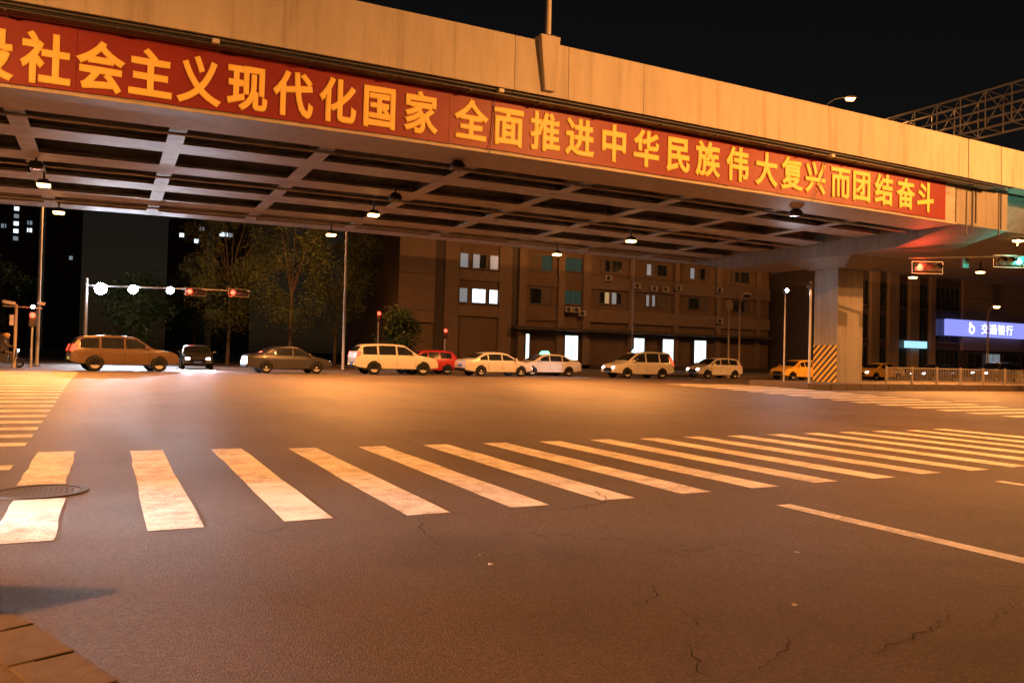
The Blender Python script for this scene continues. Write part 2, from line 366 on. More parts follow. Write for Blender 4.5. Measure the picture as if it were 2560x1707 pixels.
# grit
for i, (x, y, s, lab) in enumerate([(2.52, 5.27, .02, 'pale pebble on the asphalt below the long crack'), (2.56, 5.55, .011, 'tiny pale stone chip just beyond the pale pebble'),
                               (3.87, 3.70, .02, 'flat pale scrap on the asphalt nearest the bottom of the picture'), (4.96, 4.73, .02, 'flat pale scrap on the asphalt below the white lane line')]):
    m = MB(); k = 7; top = []
    pts = [(s*random.uniform(.7, 1.1)*math.cos(2*math.pi*t/k)*1.5, s*random.uniform(.7, 1.1)*math.sin(2*math.pi*t/k)) for t in range(k)]
    hh = s*.5 if i < 2 else .006
    m.prism(pts, 0, hh); o = m.build('pebble' if i < 2 else 'litter_scrap', M['patch'], None, s*.15)
    o.location = (x, y, .002); o.rotation_euler.z = random.uniform(0, 3); tag(o, lab, 'pebble' if i < 2 else 'litter')

# far pavements and the traffic island under the bridge
def kerbed(name, poly, z, top=.14):
    o = struct(MB().prism(poly, z-.3, z+top).build(name, M['slab'], None, .02)); return o
kerbed('far_pavement', [(17, 50.5), (19.5, 49), (190, 49), (190, 140), (17, 140)], .32)
kerbed('left_pavement', [(-5.5, 50.5), (-8, 48.5), (-120, 48.5), (-120, 140), (-5.5, 140)], .32)
isl = kerbed('traffic_island', [(30.9, 28.9), (31.6, 28.25), (75, 28.25), (75, 33.6), (31.6, 33.6), (30.9, 33.0)], .30, .28)
for k in range(28):
    MB().box(31.7+k*1.0+.01, 32.7+k*1.0-.01, 28.12, 28.27, .2, .60+random.uniform(-.004, .004)).build('kerb_stone', M['kerb'], isl, .02)

# ------------------------------------------------------------------ the bridge overhead
X0, X1 = -16.0, 33.1
br = thing('bridge', 'long steel girder road bridge with pale concrete parapet crossing overhead', 'bridge', (0, 22.85, 0))
def bpart(name, m, mt, bevel=0, parent=br):
    o = m.build(name, mt, None, bevel)
    o.parent = parent; o.matrix_parent_inverse = Matrix.Translation(-Vector(parent.location)) if parent is br else Matrix()
    return o
bpart('box_girder', MB().box(X0, X1, 22.85, 24.5, 7.92, 9.72), M['steel'])
bpart('bottom_flange', MB().box(X0, X1, 22.76, 24.72, 7.86, 7.917), M['trim'])
bpart('top_flange', MB().box(X0, X1, 22.74, 24.5, 9.722, 9.78), M['trim'])
bpart('deck_slab', MB().box(X0, X1+.1, 22.25, 42.3, 9.8, 10.05), M['concrete'])
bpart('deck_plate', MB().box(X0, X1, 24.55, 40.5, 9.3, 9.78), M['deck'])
segs = [(X0, -5.9), (-5.9, 11.02), (11.02, 12.95), (12.95, 15.9), (15.9, 33.0), (33.06, 35.3), (35.34, 44), (44, 53), (53, 62)]
for a, b in segs:
    # parapet panel, slightly battered, with coping and drip lip
    bpart('parapet_panel', MB().prism([(22.20, 9.78), (22.2, 9.86), (22.22, 11.46), (22.24, 11.5), (22.50, 11.5), (22.55, 10.06), (22.55, 9.90), (22.3, 9.86), (22.28, 9.78)], a+.006, b-.006, 'x'), M['concrete'], .008)
    bpart('far_parapet_panel', MB().prism([(42.5, 9.8), (42.5, 11.5), (42.25, 11.5), (42.2, 10.06), (42.2, 9.8)], a+.006, b-.006, 'x'), M['concrete'], .008)
bpart('lamp_pilaster', MB().hexa([(12.02, 22.05, 9.9), (12.38, 22.05, 9.9), (12.38, 22.5, 9.9), (12.02, 22.5, 9.9)],
                                 [(11.8, 21.98, 11.62), (12.5, 21.98, 11.62), (12.52, 22.52, 11.62), (11.78, 22.52, 11.62)]), M['concrete'], .015)
for y0, y1 in [(26.75, 28.05), (30.1, 31.4), (33.75, 35.15), (37.2, 38.6)]:
    c = (y0+y1)/2
    bpart('long_girder', MB().box(X0, X1, y0, y1, 7.90, 7.945).box(X0, X1, c-.03, c+.03, 7.945, 9.3).box(X0, X1, c-.3, c+.3, 9.26, 9.3), M['steel'])
bpart('far_girder', MB().box(X0, X1, 40.5, 41.75, 7.9, 9.78), M['steel'])
RIBS = [-11.4, -6.9, -2.4, 1.65, 5.95, 10.85, 15.5, 20.1, 24.7, 29.2]
for x in RIBS:
    bpart('cross_beam', MB().box(x-.24, x+.24, 24.5, 40.5, 7.894, 7.93).box(x-.02, x+.02, 24.5, 40.5, 7.93, 9.3), M['steel'])
for x in RIBS:                               # bay stiffeners
    for y in (25.6, 29.1, 32.6, 36.2, 39.6):
        pass
def conduit(name, y, z, r, xa=X0, xb=X1, mt='duct'):
    return bpart(name, MB().tube((xa, y, z), (xb, y, z), r, n=8), M[mt])
for y, z, r in [(22.36, 9.74, .035), (22.45, 9.72, .05), (22.56, 9.74, .04), (22.66, 9.70, .055)]: conduit('conduit', y, z, r, X0, 36)
bpart('cable_tray', MB().box(X0, 35, 22.33, 22.72, 9.60, 9.625), M['duct'])
for y in (25.2, 31.85, 39.1): conduit('lamp_rail', y, 7.83, .05, mt='steel')
for y in (26.70, 28.1, 30.06, 33.7, 35.2, 37.15, 38.65): conduit('drain_pipe', y, 8.0, .025, mt='duct')
for x, z in [(2.3, 9.66), (10.6, 9.70), (24.9, 9.62)]:
    bpart('junction_box', MB().box(x-.09, x+.09, 22.22, 22.42, z-.06, z+.06), M['polepaint'], .02)
for x in [-12+2.4*i for i in range(20)]:
    bpart('tray_bracket', MB().box(x-.03, x+.03, 22.3, 22.85, 9.56, 9.60), M['duct'])
bpart('drop_cable', MB().path([(10.6, 22.74, 9.6), (10.58, 22.73, 8.9), (10.5, 22.73, 8.2), (10.45, 22.7, 7.84)], .012), M['duct'])
bpart('drop_cable', MB().path([(25.0, 22.74, 9.6), (24.9, 22.73, 8.9), (24.6, 22.73, 8.3), (24.3, 22.7, 7.84)], .012), M['duct'])

# pier with hammerhead cap, and the concrete span beyond it
pier = thing('bridge_pier', 'concrete bridge pier with hammerhead cap beam and hazard striped foot', 'pier', (35.05, 30.65, 0))
def ppart(name, m, mt, bevel=0, par=None):
    o = m.build(name, mt, None, bevel); o.parent = pier; o.matrix_parent_inverse = Matrix.Translation((-35.05, -30.65, 0)); return o
ppart('column', MB().box(34.1, 36.0, 30.0, 31.6, .2, 6.9), M['pier_concrete'], .05)
ppart('cap_beam', MB().prism([(22.88, 7.85), (22.88, 9.72), (41.2, 9.72), (41.2, 7.85), (37.5, 7.12), (26.0, 7.12)], 33.25, 36.9, 'x'), M['pier_concrete'], .04)
ppart('column_head', MB().hexa([(34.1, 29.6, 6.6), (36, 29.6, 6.6), (36, 32, 6.6), (34.1, 32, 6.6)], [(33.4, 28.6, 7.12), (36.7, 28.6, 7.12), (36.7, 33, 7.12), (33.4, 33, 7.12)]), M['pier_concrete'], .03)
M['haz_y'] = mat('hazard_yellow', (.65, .42, .03), .6, var=.15, vscale=6); M['haz_k'] = mat('hazard_black', (.025, .024, .022), .6, var=.2, vscale=6)
# diagonal hazard stripes on the left face and front face of the foot, each its own strip
def clip(poly, z0, z1):
    def half(p, keep, inter):
        out = []
        for a, b in zip(p, p[1:]+p[:1]):
            if keep(a): out.append(a)
            if keep(a) != keep(b): out.append(inter(a, b))
        return out
    def at(zc): return lambda a, b: (a[0]+(b[0]-a[0])*(zc-a[1])/(b[1]-a[1]), zc)
    p = half(poly, lambda q: q[1] >= z0, at(z0))
    return half(p, lambda q: q[1] <= z1, at(z1)) if p else []
for face in ('x',):
    a0, a1 = (30.02, 31.58)
    for k in range(-6, 12):
        z = .6+k*.36
        q = clip([(a0, z+1.5), (a0, z+1.68), (a1, z+.18), (a1, z)], .6, 2.55)
        if len(q) > 2: ppart('hazard_stripe', MB().prism(q, 34.088, 34.099, 'x'), M['haz_y'])
        q = clip([(a0, z+1.68), (a0, z+1.86), (a1, z+.36), (a1, z+.18)], .6, 2.55)
        if len(q) > 2: ppart('hazard_stripe', MB().prism(q, 34.088, 34.099, 'x'), M['haz_k'])
span = thing('concrete_span', 'concrete bridge span continuing beyond the hammerhead pier', 'bridge', (48, 32, 0))
def spart(name, m, mt, bevel=0):
    o = m.build(name, mt, None, bevel); o.parent = span; o.matrix_parent_inverse = Matrix.Translation((-48, -32, 0)); return o
spart('box_girder', MB().prism([(23.4, 9.7), (24.6, 8.3), (40.0, 8.3), (41.2, 9.7)], 36.95, 66, 'x'), M['pier_concrete'])
spart('deck_slab', MB().box(36.92, 66, 22.25, 42.3, 9.8, 10.05), M['concrete'])
for k, (x, y) in enumerate([(33.9, 22.86), (34.3, 22.84), (34.55, 22.85), (36.2, 22.86), (36.35, 22.84)]):
    spart('down_pipe', MB().tube((x, y, 9.75), (x, y, 7.4+.3*k % .7), .035, n=6), M['duct'])

# ------------------------------------------------------------------ the banner: red panels, yellow characters
ban = thing('banner', 'long red slogan banner with big yellow characters fixed along the bridge girder', 'banner', (9, 22.8, 8))
pans = [(-16, -9.2), (-9.2, -.9), (-.9, 9.12), (9.12, 10.52), (10.52, 20.2), (20.2, 32.4)]
for a, b in pans:
    z0 = 7.99+random.uniform(-.01, .01); n = 12
    v = []; yo = random.uniform(22.795, 22.81)
    MBp = MB(); A = []; B = []
    for i in range(n+1):
        x = a+.004+(b-a-.008)*i/n
        A.append((x, yo, z0+random.uniform(-.012, .012))); B.append((x, yo, 9.63+random.uniform(-.012, .012)))
    A2 = [(x, 22.835, z) for x, y, z in A]; B2 = [(x, 22.835, z) for x, y, z in B]; k = n+1
    MBp.add(A+B+A2+B2, [(i, i+1, k+i+1, k+i) for i in range(n)]+[(2*k+i, 3*k+i, 3*k+i+1, 2*k+i+1) for i in range(n)]
            + [(k+i, k+i+1, 3*k+i+1, 3*k+i) for i in range(n)]+[(i, 2*k+i, 2*k+i+1, i+1) for i in range(n)]
            + [(0, k, 3*k, 2*k), (n, 2*k+n, 3*k+n, k+n)])
    o = MBp.build('panel', M['red']); o.parent = ban; o.matrix_parent_inverse = Matrix.Translation((-9, -22.8, -8))

def glyph(ch, bold, depth):
    cu = bpy.data.curves.new('glyph', 'FONT'); cu.body = ch; cu.size = 1; cu.resolution_u = 4
    cu.extrude = depth; cu.bevel_depth = bold; cu.bevel_resolution = 0
    t = bpy.data.objects.new('glyph', cu); C.objects.link(t)
    bpy.context.view_layer.update()
    me = bpy.data.meshes.new_from_object(t.evaluated_get(bpy.context.evaluated_depsgraph_get()))
    bpy.data.objects.remove(t); bpy.data.curves.remove(cu)
    k = depth/(depth+bold)
    for v in me.vertices: v.co.x -= .5; v.co.y -= .385; v.co.z *= k
    me.materials.clear()
    return me
TXT = '建设社会主义现代化国家全面推进中华民族伟大复兴而团结奋斗'
CX = [-4.0, -2.78, -1.55, -.36, .79, 1.97, 3.2, 4.43, 5.68, 6.91, 8.19, 9.84, 11.13, 12.46, 13.76, 15.12, 16.46, 17.84, 19.17, 20.58, 22.0, 23.3, 24.55, 25.93, 27.13, 28.45, 29.78, 31.03]
for ch, x in zip(TXT, CX):
    me = glyph(ch, .033, .02)
    o = link('character', me, M['yellow']); o.parent = ban
    w = 1.12 if x > 9 else 1.08
    o.location = (x-9, -.022, .68+.14*min(1, max(0, (x+3)/15)))
    o.rotation_euler = (R(90), 0, 0); o.scale = (w, 1.30, 1.0)
# the bridge is gently humped: its crest lies near the middle of the span
def crest(x): return -.00055*(15-x)**2 if x < 15 else -.0002*(x-15)**2
for o in list(br.children)+list(ban.children):
    if o.name.startswith('character'):
        o.location.z += crest(o.location.x+9); continue
    bm = bmesh.new(); bm.from_mesh(o.data)
    xs_ = [v.co.x for v in bm.verts]
    if max(xs_)-min(xs_) > 2:
        for k in range(-8, 31):
            x = k*2.0
            if min(xs_) < x < max(xs_): bmesh.ops.bisect_plane(bm, geom=bm.verts[:]+bm.edges[:]+bm.faces[:], plane_co=(x, 0, 0), plane_no=(1, 0, 0))
    for v in bm.verts: v.co.z += crest(v.co.x)
    bm.to_mesh(o.data); bm.free()

# ------------------------------------------------------------------ lamps under the bridge
def high_bay(x, y, z, lit, label):
    t = thing('bridge_lamp', label, 'lamp', (x, y, z), 0, 'floodlights hung under the bridge')
    MB().box(-.03, .03, -.03, .03, .16, 7.9-z).build('hanger', M['dark'], t)
    MB().hexa([(-.24,-.2,.0), (.24,-.2,.0), (.24,.2,.0), (-.24,.2,.0)], [(-.14,-.12,.17), (.14,-.12,.17), (.14,.12,.17), (-.14,.12,.17)]).build('housing', M['dark'], t, .01)
    MB().hexa([(-.2,-.16,-.10), (.2,-.16,-.10), (.2,.16,-.10), (-.2,.16,-.10)], [(-.22,-.18,-.004), (.22,-.18,-.004), (.22,.18,-.004), (-.22,.18,-.004)]).build('lens', M['sodium' if lit else 'lens_off'], t, .03)
    if lit: lamp('SPOT', t, (0, 0, -.14), lit, SOD, (0, 0, -1), 165, .5, .12)
    return t
UB = 7500
for x, y, z, l, lab in [(-2.22, 33.4, 7.3, UB, 'lit sodium floodlight under the bridge, upper of the leftmost two'), (-2.05, 39.9, 7.3, UB, 'lit sodium floodlight under the bridge, lower of the leftmost two'),
                   (9.73, 32.5, 7.3, UB, 'lit sodium floodlight hanging above the single lamp post, nearer one'), (9.63, 39.2, 7.3, UB, 'lit sodium floodlight at the far edge of the bridge beside the tree'),
                   (22.55, 32.3, 7.3, UB, 'lit sodium floodlight under the middle of the bridge, nearer of two'), (22.2, 38.9, 7.3, UB, 'lit sodium floodlight under the middle of the bridge, farther of two'),
                   (46.3, 34.8, 7.3, UB, 'lit sodium floodlight beyond the pier beside the red signal'), (46.6, 30.5, 7.3, UB, 'lit sodium floodlight beyond the pier left of the green signal'),
                   (42.0, 25.5, 8.2, UB*.8, 'lit sodium floodlight highest at the right edge above the green signal'),
                   (10.0, 24.2, 7.65, 0, 'unlit floodlight under the near edge of the bridge below the word gap'), (9.7, 29.6, 7.5, 0, 'unlit floodlight under the bridge between the near edge and the lit lamp'),
                   (-2.3, 31.0, 7.45, 0, 'unlit floodlight on the leftmost cross beam'), (25.0, 24.2, 7.65, 0, 'unlit floodlight under the near edge towards the pier')]:
    high_bay(x, y, z, l, lab)

# ------------------------------------------------------------------ street lamps
def street_lamp(x, y, z0, h, arm, label, watt, dirx=0, diry=1, lit=True, r=.09, group='street lamps', tilt=.5, paint='polepaint', spot=150):
    t = thing('street_lamp', label, 'street lamp', (x, y, z0), 0, group)
    MB().tube((0, 0, 0), (0, 0, h-1.2), r, r*.7, 12).build('pole', M[paint], t)
    MB().box(-.2, .2, -.2, .2, 0, .06).build('base_plate', M['dark'], t)
    pts = [(0, 0, h-1.2)]
    for i in range(1, 8):
        a = i/7*math.pi/2
        pts.append((dirx*arm*(1-math.cos(a)), diry*arm*(1-math.cos(a)), h-1.2+1.2*math.sin(a)))
    MB().path(pts, r*.55, 8).build('arm', M[paint], t)
    hx, hy, hz = dirx*(arm+.35), diry*(arm+.35), h
    m = MB().prism([(-.42, 0), (-.3, .1), (.25, .12), (.42, .03), (.42, -.03), (-.42, -.04)], -.14, .14, 'y')
    hd = m.build('lamp_head', M['polepaint'], t, .02); hd.location = (hx, hy, hz); hd.rotation_euler = (0, 0, math.atan2(diry, dirx))
    ln = MB().hexa([(-.24,-.11,-.22), (.24,-.11,-.22), (.24,.11,-.22), (-.24,.11,-.22)], [(-.33,-.15,-.042), (.33,-.15,-.042), (.33,.15,-.042), (-.33,.15,-.042)]).build('lens', M['sodium' if lit else 'lens_off'], hd, .02)
    if lit: lamp('SPOT', t, (hx, hy, hz-.27), watt, SOD, (dirx*tilt, diry*tilt, -1), spot, .5, .12)
    return t
street_lamp(12.2, 22.27, 11.62, 9.5, 1.8, 'pale lamp post standing on the parapet pilaster above the banner', 2500)
street_lamp(46.35, 42.35, 11.5, 9.6, 1.6, 'lit street lamp with curved arm rising behind the parapet against the black sky', 2500, .9, -.43, r=.07)
street_lamp(73.2, 47.1, .32, 7.1, .9, 'lit street lamp in front of the blue sign on the right', 4000, 1, 0, r=.09, paint='trim')
street_lamp(-3.57, 53.3, .32, 13, 1.5, 'tall lamp post at the left beyond the bridge', 9000, 1, 0)
street_lamp(14.15, 53.35, .32, 12.4, 1.2, 'single lamp post in front of the tree beyond the bridge', 7000, -.5, .85, tilt=.4, spot=165)
street_lamp(41.2, 58.5, .46, 12.6, 1.2, 'thin lamp post on the pavement in front of the brown office building', 2300, -.2, .98, tilt=.5, spot=168, r=.07)
street_lamp(62.0, 52.5, .46, 12.6, 1.2, 'thin added lamp post between the brown office building and the bank', 3200, .3, .95, tilt=.5, spot=168, r=.07)  # added lamp that brightens the building fronts
street_lamp(43.5, 47.6, .32, 6.5, .5, 'short curved orange lamp post behind the white hatchback', 900, 1, .2, r=.07, paint='trim', lit=False)
# lamps on the near side of the crossing, at the photographer's back and beside the frame
street_lamp(19.0, 6.0, 0, 12.5, 2.2, 'street lamp on the near side of the crossing to the right', 18500, 0, 1, tilt=.9, spot=170)
street_lamp(-11.5, 3.4, 0, 11.0, 2.0, 'street lamp on the near pavement to the left', 33000, 0, 1, tilt=.35, spot=172)
street_lamp(36.0, 9.0, 0, 12.5, 2.2, 'street lamp farther along the near side of the cross street', 20000, 0, 1, tilt=.9, spot=170)

# ------------------------------------------------------------------ signals, masts and cameras
def head_h(parent, loc, col, lens_at, w=1.35, hood=True, yaw_=0.0):
    """horizontal three-lens signal head facing the near side"""
    hd = MB().box(-w/2, w/2, -.1, .1, -.22, .22).build('signal_head', M['black'], parent, .04)
    hd.location = loc; hd.rotation_euler = (0, 0, yaw_)
    MB().box(-w/2-.06, w/2+.06, -.02, .0, -.29, -.265).box(-w/2-.06, w/2+.06, -.02, .0, .265, .29).box(-w/2-.06, -w/2-.035, -.02, .0, -.29, .29).box(w/2+.035, w/2+.06, -.02, .0, -.29, .29).build('border', M['galv'], hd)
    for i in (-1, 0, 1):
        on = i == lens_at
        MB().tube((i*w*.31, -.10, 0), (i*w*.31, -.125, 0), .17, .165, 20).build('lens', M[col] if on else M['lens_off'], hd)
        v = MB(); n = 10
        a = [(i*w*.31+.185*math.cos(math.pi*k/n), -.10, .185*math.sin(math.pi*k/n)) for k in range(n+1)]
        b = [(p[0], -.30, p[2]) for p in a]
        v.add(a+b, [(k, k+1, n+2+k, n+1+k) for k in range(n)]); v.build('visor', M['black'], hd)
    return hd
def sig_light(parent, loc, col, watt): lamp('POINT', parent, loc, watt, col, rad=.1)

sm = thing('signal_mast', 'long signal arm carrying three white floodlights and two red signals beyond the crossing', 'signal mast', (-1.5, 67.8, .32))
MB().tube((0,0,0), (0,0,6.3), .16, .12, 12).build('pole', M['galv'], sm)
ang = math.atan2(-5.09, 10.15)
dx, dy = math.cos(ang), math.sin(ang)
MB().tube((0,0,5.75), (dx*12.2, dy*12.2, 5.6), .09, .05, 10).build('arm', M['galv'], sm)
for d, big in [(1.05, .42), (3.45, .32), (6.2, .26)]:
    b = MB().box(-.28, .28, -.12, .12, -.2, .2).build('floodlight', M['dark'], sm, .02); b.location = (dx*d, dy*d-.25, 5.5)
    MB().tube((0, -.121, 0), (0, -.14, 0), big, big*.95, 20).build('lens', M['white_led'], b)
    lamp('SPOT', sm, (dx*d, dy*d-.45, 5.5), 2300*big/.26, COOL, (.1, -1, -.12), 100, .7, .1)
for d in (8.1, 11.3):
    head_h(sm, (dx*d, dy*d-.2, 5.45), 'red_led', -1)
    sig_light(sm, (dx*d-.42, dy*d-.7, 5.45), (1, .08, .03), 60)

def post_signal(x, y, z0, h, label, lens_z=0, yaw_=0):
    t = thing('post_signal', label, 'traffic signal', (x, y, z0), yaw_, 'red post signals')
    MB().tube((0,0,0), (0,0,h-.3), .06, .05, 8).build('post', M['galv'], t)
    hd = MB().box(-.17, .17, -.1, .1, h-.5, h+.3).build('signal_head', M['black'], t, .03)
    MB().tube((0, -.10, h+.1), (0, -.125, h+.1), .13, .125, 18).build('lens', M['red_led'], hd)
    MB().tube((0, -.10, h-.28), (0, -.125, h-.28), .13, .125, 18).build('lens', M['lens_off'], hd)
    sig_light(t, (0, -.5, h+.1), (1, .08, .03), 25)
    return t
post_signal(18.6, 60.0, .46, 4.05, 'small red signal on a post right of the single lamp post')
post_signal(23.2, 57.7, .46, 2.85, 'low red pedestrian signal left of the lit office windows')
ps = post_signal(-3.52, 48.77, .32, 2.65, 'red pedestrian signal on a thin post at the left edge')
MB().box(-.1, .1, -.08, .08, 3.1, 3.28).build('lamp_box', M['dark'], ps)
MB().tube((0, -.082, 3.19), (0, -.1, 3.19), .08, .08, 14).build('lens', M['white_led'], ps)
cm = thing('camera_mast', 'short mast with traffic cameras on a crossarm at the left edge', 'camera mast', (-4.3, 49.16, .32))
MB().tube((0,0,0), (0,0,3.3), .08, .07, 10).build('pole', M['trim'], cm)
MB().tube((-.6,.1,3.2), (1.2,-.5,3.12), .03, .03, 8).build('crossarm', M['trim'], cm)
for (x, y, w) in [(-.35, 0, .3), (1.15, -.5, .16)]:
    c = MB().box(-w, w, -.1, .1, 0, .16).build('camera', M['polepaint'], cm, .02); c.location = (x, y, 3.3); c.rotation_euler = (0, R(8), .2)
MB().box(-.28, -.1, -.1, .1, 2.2, 2.75).build('control_box', M['polepaint'], cm, .02)

# signals in front of the pier cap
ra = thing('overhead_signal', 'horizontal signal arm with a red and a green light beside the pier cap', 'traffic signal', (42.2, 21.2, .0))
MB().tube((0,0,0), (0,0,7.2), .15, .12, 12).build('pole', M['galv'], ra)
MB().tube((0,0,6.95), (-8.6, 4.3, 6.62), .08, .05, 10).build('arm', M['dark'], ra)
head_h(ra, (-7.72, 3.96, 6.2), 'red_led', -1, yaw_=-.46); sig_light(ra, (-8.2, 3.7, 6.3), (1, .07, .03), 160)
head_h(ra, (-4.35, 2.2, 6.58), 'green_led', 1, yaw_=-.46); sig_light(ra, (-4.1, 1.6, 6.7), (.08, 1, .65), 160)
MB().box(-6.4, -5.9, 3.1, 3.25, 6.2, 6.75).build('countdown_box', M['black'], ra, .03)

wm = thing('camera_mast', 'thin pole with a side arm at the left of the pier', 'camera mast', (31.7, 29.6, .58))
MB().tube((0,0,0), (0,0,5.1), .07, .05, 10).build('pole', M['galv'], wm)
MB().tube((0,0,4.9), (-2.0,.9,5.5), .03, .03, 8).build('side_arm', M['dark'], wm)
MB().box(-.12, .12, -.1, .1, 4.7, 5.05).build('camera_box', M['dark'], wm, .02)
wl = thing('post_lamp', 'small bright white lamp on a thin post left of the pier', 'street lamp', (32.3, 31.9, .58))
MB().tube((0,0,0), (0,0,4.75), .045, .035, 8).build('post', M['galv'], wl)
b = MB().box(-.13, .13, -.1, .1, 4.7, 4.95).build('lamp_head', M['dark'], wl, .02)
MB().tube((0, -.101, 4.83), (0, -.12, 4.83), .1, .1, 16).build('lens', M['white_led'], b)
lamp('SPOT', wl, (0, -.3, 4.83), 500, COOL, (-.3, -1, -.5), 120)
sg = thing('sign_post', 'orange lit sign post left of the short curved lamp post', 'sign post', (42.7, 47.9, .32))
MB().tube((0,0,0), (0,0,5.9), .08, .06, 10).build('post', M['trim'], sg)
MB().prism([(-.3,5.2), (.3,5.2), (.36,5.7), (.1,6.0), (-.3,5.9)], -.06, .06, 'y').build('sign_back', M['trim'], sg)

# sign gantry seen over the parapet
gt = thing('sign_gantry', 'lattice steel sign gantry above the far end of the bridge deck', 'gantry', (49, 29.5, 10))
ya, yb = -8.0, 16.5; zz = [6.35, 7.5, 8.7]; xs = [-.9, .9]
for x in xs:
    for z in zz: MB().tube((x, ya, z), (x, yb, z), .075, n=8).build('chord', M['galv'], gt)
npan = 15; step = (yb-ya)/npan
for i in range(npan+1):
    y = ya+i*step
    for x in xs: MB().tube((x, y, zz[0]), (x, y, zz[2]), .045, n=6).build('post', M['galv'], gt)
    MB().tube((xs[0], y, zz[0]), (xs[1], y, zz[0]), .035, n=6).build('cross_tie', M['galv'], gt)
    MB().tube((xs[0], y, zz[2]), (xs[1], y, zz[2]), .035, n=6).build('cross_tie', M['galv'], gt)
    if i < npan:
        for x in xs:
            a, b = (zz[0], zz[2]) if i % 2 else (zz[2], zz[0])
            MB().tube((x, y, a), (x, y+step, b), .03, n=6).build('brace', M['galv'], gt)
        MB().tube((xs[0], y, zz[2]), (xs[1], y+step, zz[2]), .025, n=6).build('brace', M['galv'], gt)
for y in (ya, yb):
    for x in xs: MB().tube((x, y, 0), (x, y, zz[2]), .14, n=10).build('leg', M['galv'], gt)

# ------------------------------------------------------------------ vehicles
def paint(name, col, rough=.28, coat=.6):
    m = mat(name, col, rough, var=.05, vscale=2, spec=.5)
    m.node_tree.nodes['Principled BSDF'].inputs['Coat Weight'].default_value = coat
    return m
M['car_glass'] = mat('car_glass', (.012, .014, .016), .06, var=.2, vscale=2, spec=.9)
M['tyre'] = mat('tyre', (.012, .012, .012), .9, var=.2, vscale=9, spec=.15)
M['rim'] = mat('alloy_rim', (.42, .42, .42), .35, metal=.15, var=.1, vscale=9)
M['trimk'] = mat('black_trim', (.008, .008, .008), .8, var=.2, vscale=6, spec=.1)
M['head_on'] = mat('lit_headlight', (1, 1, 1), .2, var=.02, emit=(.95, .97, 1), estr=14)
M['tail_on'] = mat('lit_tail_light', (.8, .02, .02), .3, var=.02, emit=(1, .045, .02), estr=4)
M['amber_on'] = mat('lit_indicator', (1, .5, .02), .3, var=.02, emit=(1, .42, .02), estr=5)
M['head_off'] = mat('headlight_glass', (.5, .5, .52), .1, var=.1, spec=.9)
M['plate_blue'] = mat('blue_plate', (.03, .09, .42), .5, var=.1)
M['plate_green'] = mat('pale_green_plate', (.30, .62, .40), .5, var=.1)

def interp(pts, x):
    if x <= pts[0][0]: return pts[0][1]
    for (a, b), (c, d) in zip(pts, pts[1:]):
        if x <= c: return b+(d-b)*(x-a)/(c-a) if c > a else d
    return pts[-1][1]
SPEC = {
 'suv': dict(L=4.95, W=1.96, r=.38, wb=(-1.42, 1.50), belt=1.10, zb=.30,
    top=[(-2.47,.62),(-2.45,1.05),(-2.36,1.30),(-2.12,1.62),(-1.9,1.71),(-1.0,1.77),(-.2,1.77),(.45,1.70),(1.15,1.22),(1.3,1.14),(2.1,1.02),(2.36,.90),(2.45,.72),(2.47,.5)],
    win=[(-2.05,-1.25),(-1.15,-.15),(-.05,.95)], ws=(1.16,.48), rw=(-2.37,-2.13), hz=.80, tz=(.98,1.30)),
 'mpv': dict(L=4.75, W=1.82, r=.34, wb=(-1.35, 1.42), belt=1.02, zb=.24,
    top=[(-2.37,.5),(-2.35,.95),(-2.28,1.35),(-2.12,1.66),(-1.9,1.73),(-.8,1.77),(0,1.75),(.5,1.66),(1.3,1.12),(1.45,1.05),(2.1,.90),(2.3,.76),(2.36,.6),(2.37,.42)],
    win=[(-2.0,-1.2),(-1.1,-.1),(0,1.05)], ws=(1.3,.55), rw=(-2.29,-2.13), hz=.68, tz=(.85,1.4)),
 'hatch': dict(L=4.05, W=1.74, r=.31, wb=(-1.22, 1.28), belt=.95, zb=.22,
    top=[(-2.02,.5),(-2.0,.92),(-1.9,1.12),(-1.62,1.40),(-1.4,1.46),(-.6,1.51),(0,1.49),(.4,1.42),(1.1,1.0),(1.25,.95),(1.8,.82),(1.97,.68),(2.01,.55),(2.02,.4)],
    win=[(-1.5,-.75),(-.68,.02),(.1,.9)], ws=(1.1,.42), rw=(-1.91,-1.63), hz=.64, tz=(.80,1.05)),
 'sedan': dict(L=4.6, W=1.80, r=.32, wb=(-1.3, 1.42), belt=.93, zb=.22,
    top=[(-2.3,.5),(-2.28,.9),(-2.15,1.0),(-1.75,1.04),(-1.65,1.06),(-1.0,1.38),(-.8,1.43),(-.2,1.46),(.2,1.44),(.55,1.38),(1.3,.97),(1.45,.93),(2.0,.80),(2.23,.68),(2.28,.56),(2.3,.4)],
    win=[(-1.35,-.85),(-.78,.08),(.16,1.08)], ws=(1.3,.57), rw=(-1.66,-1.02), hz=.62, tz=(.74,.92)),
}
_wheel = {}
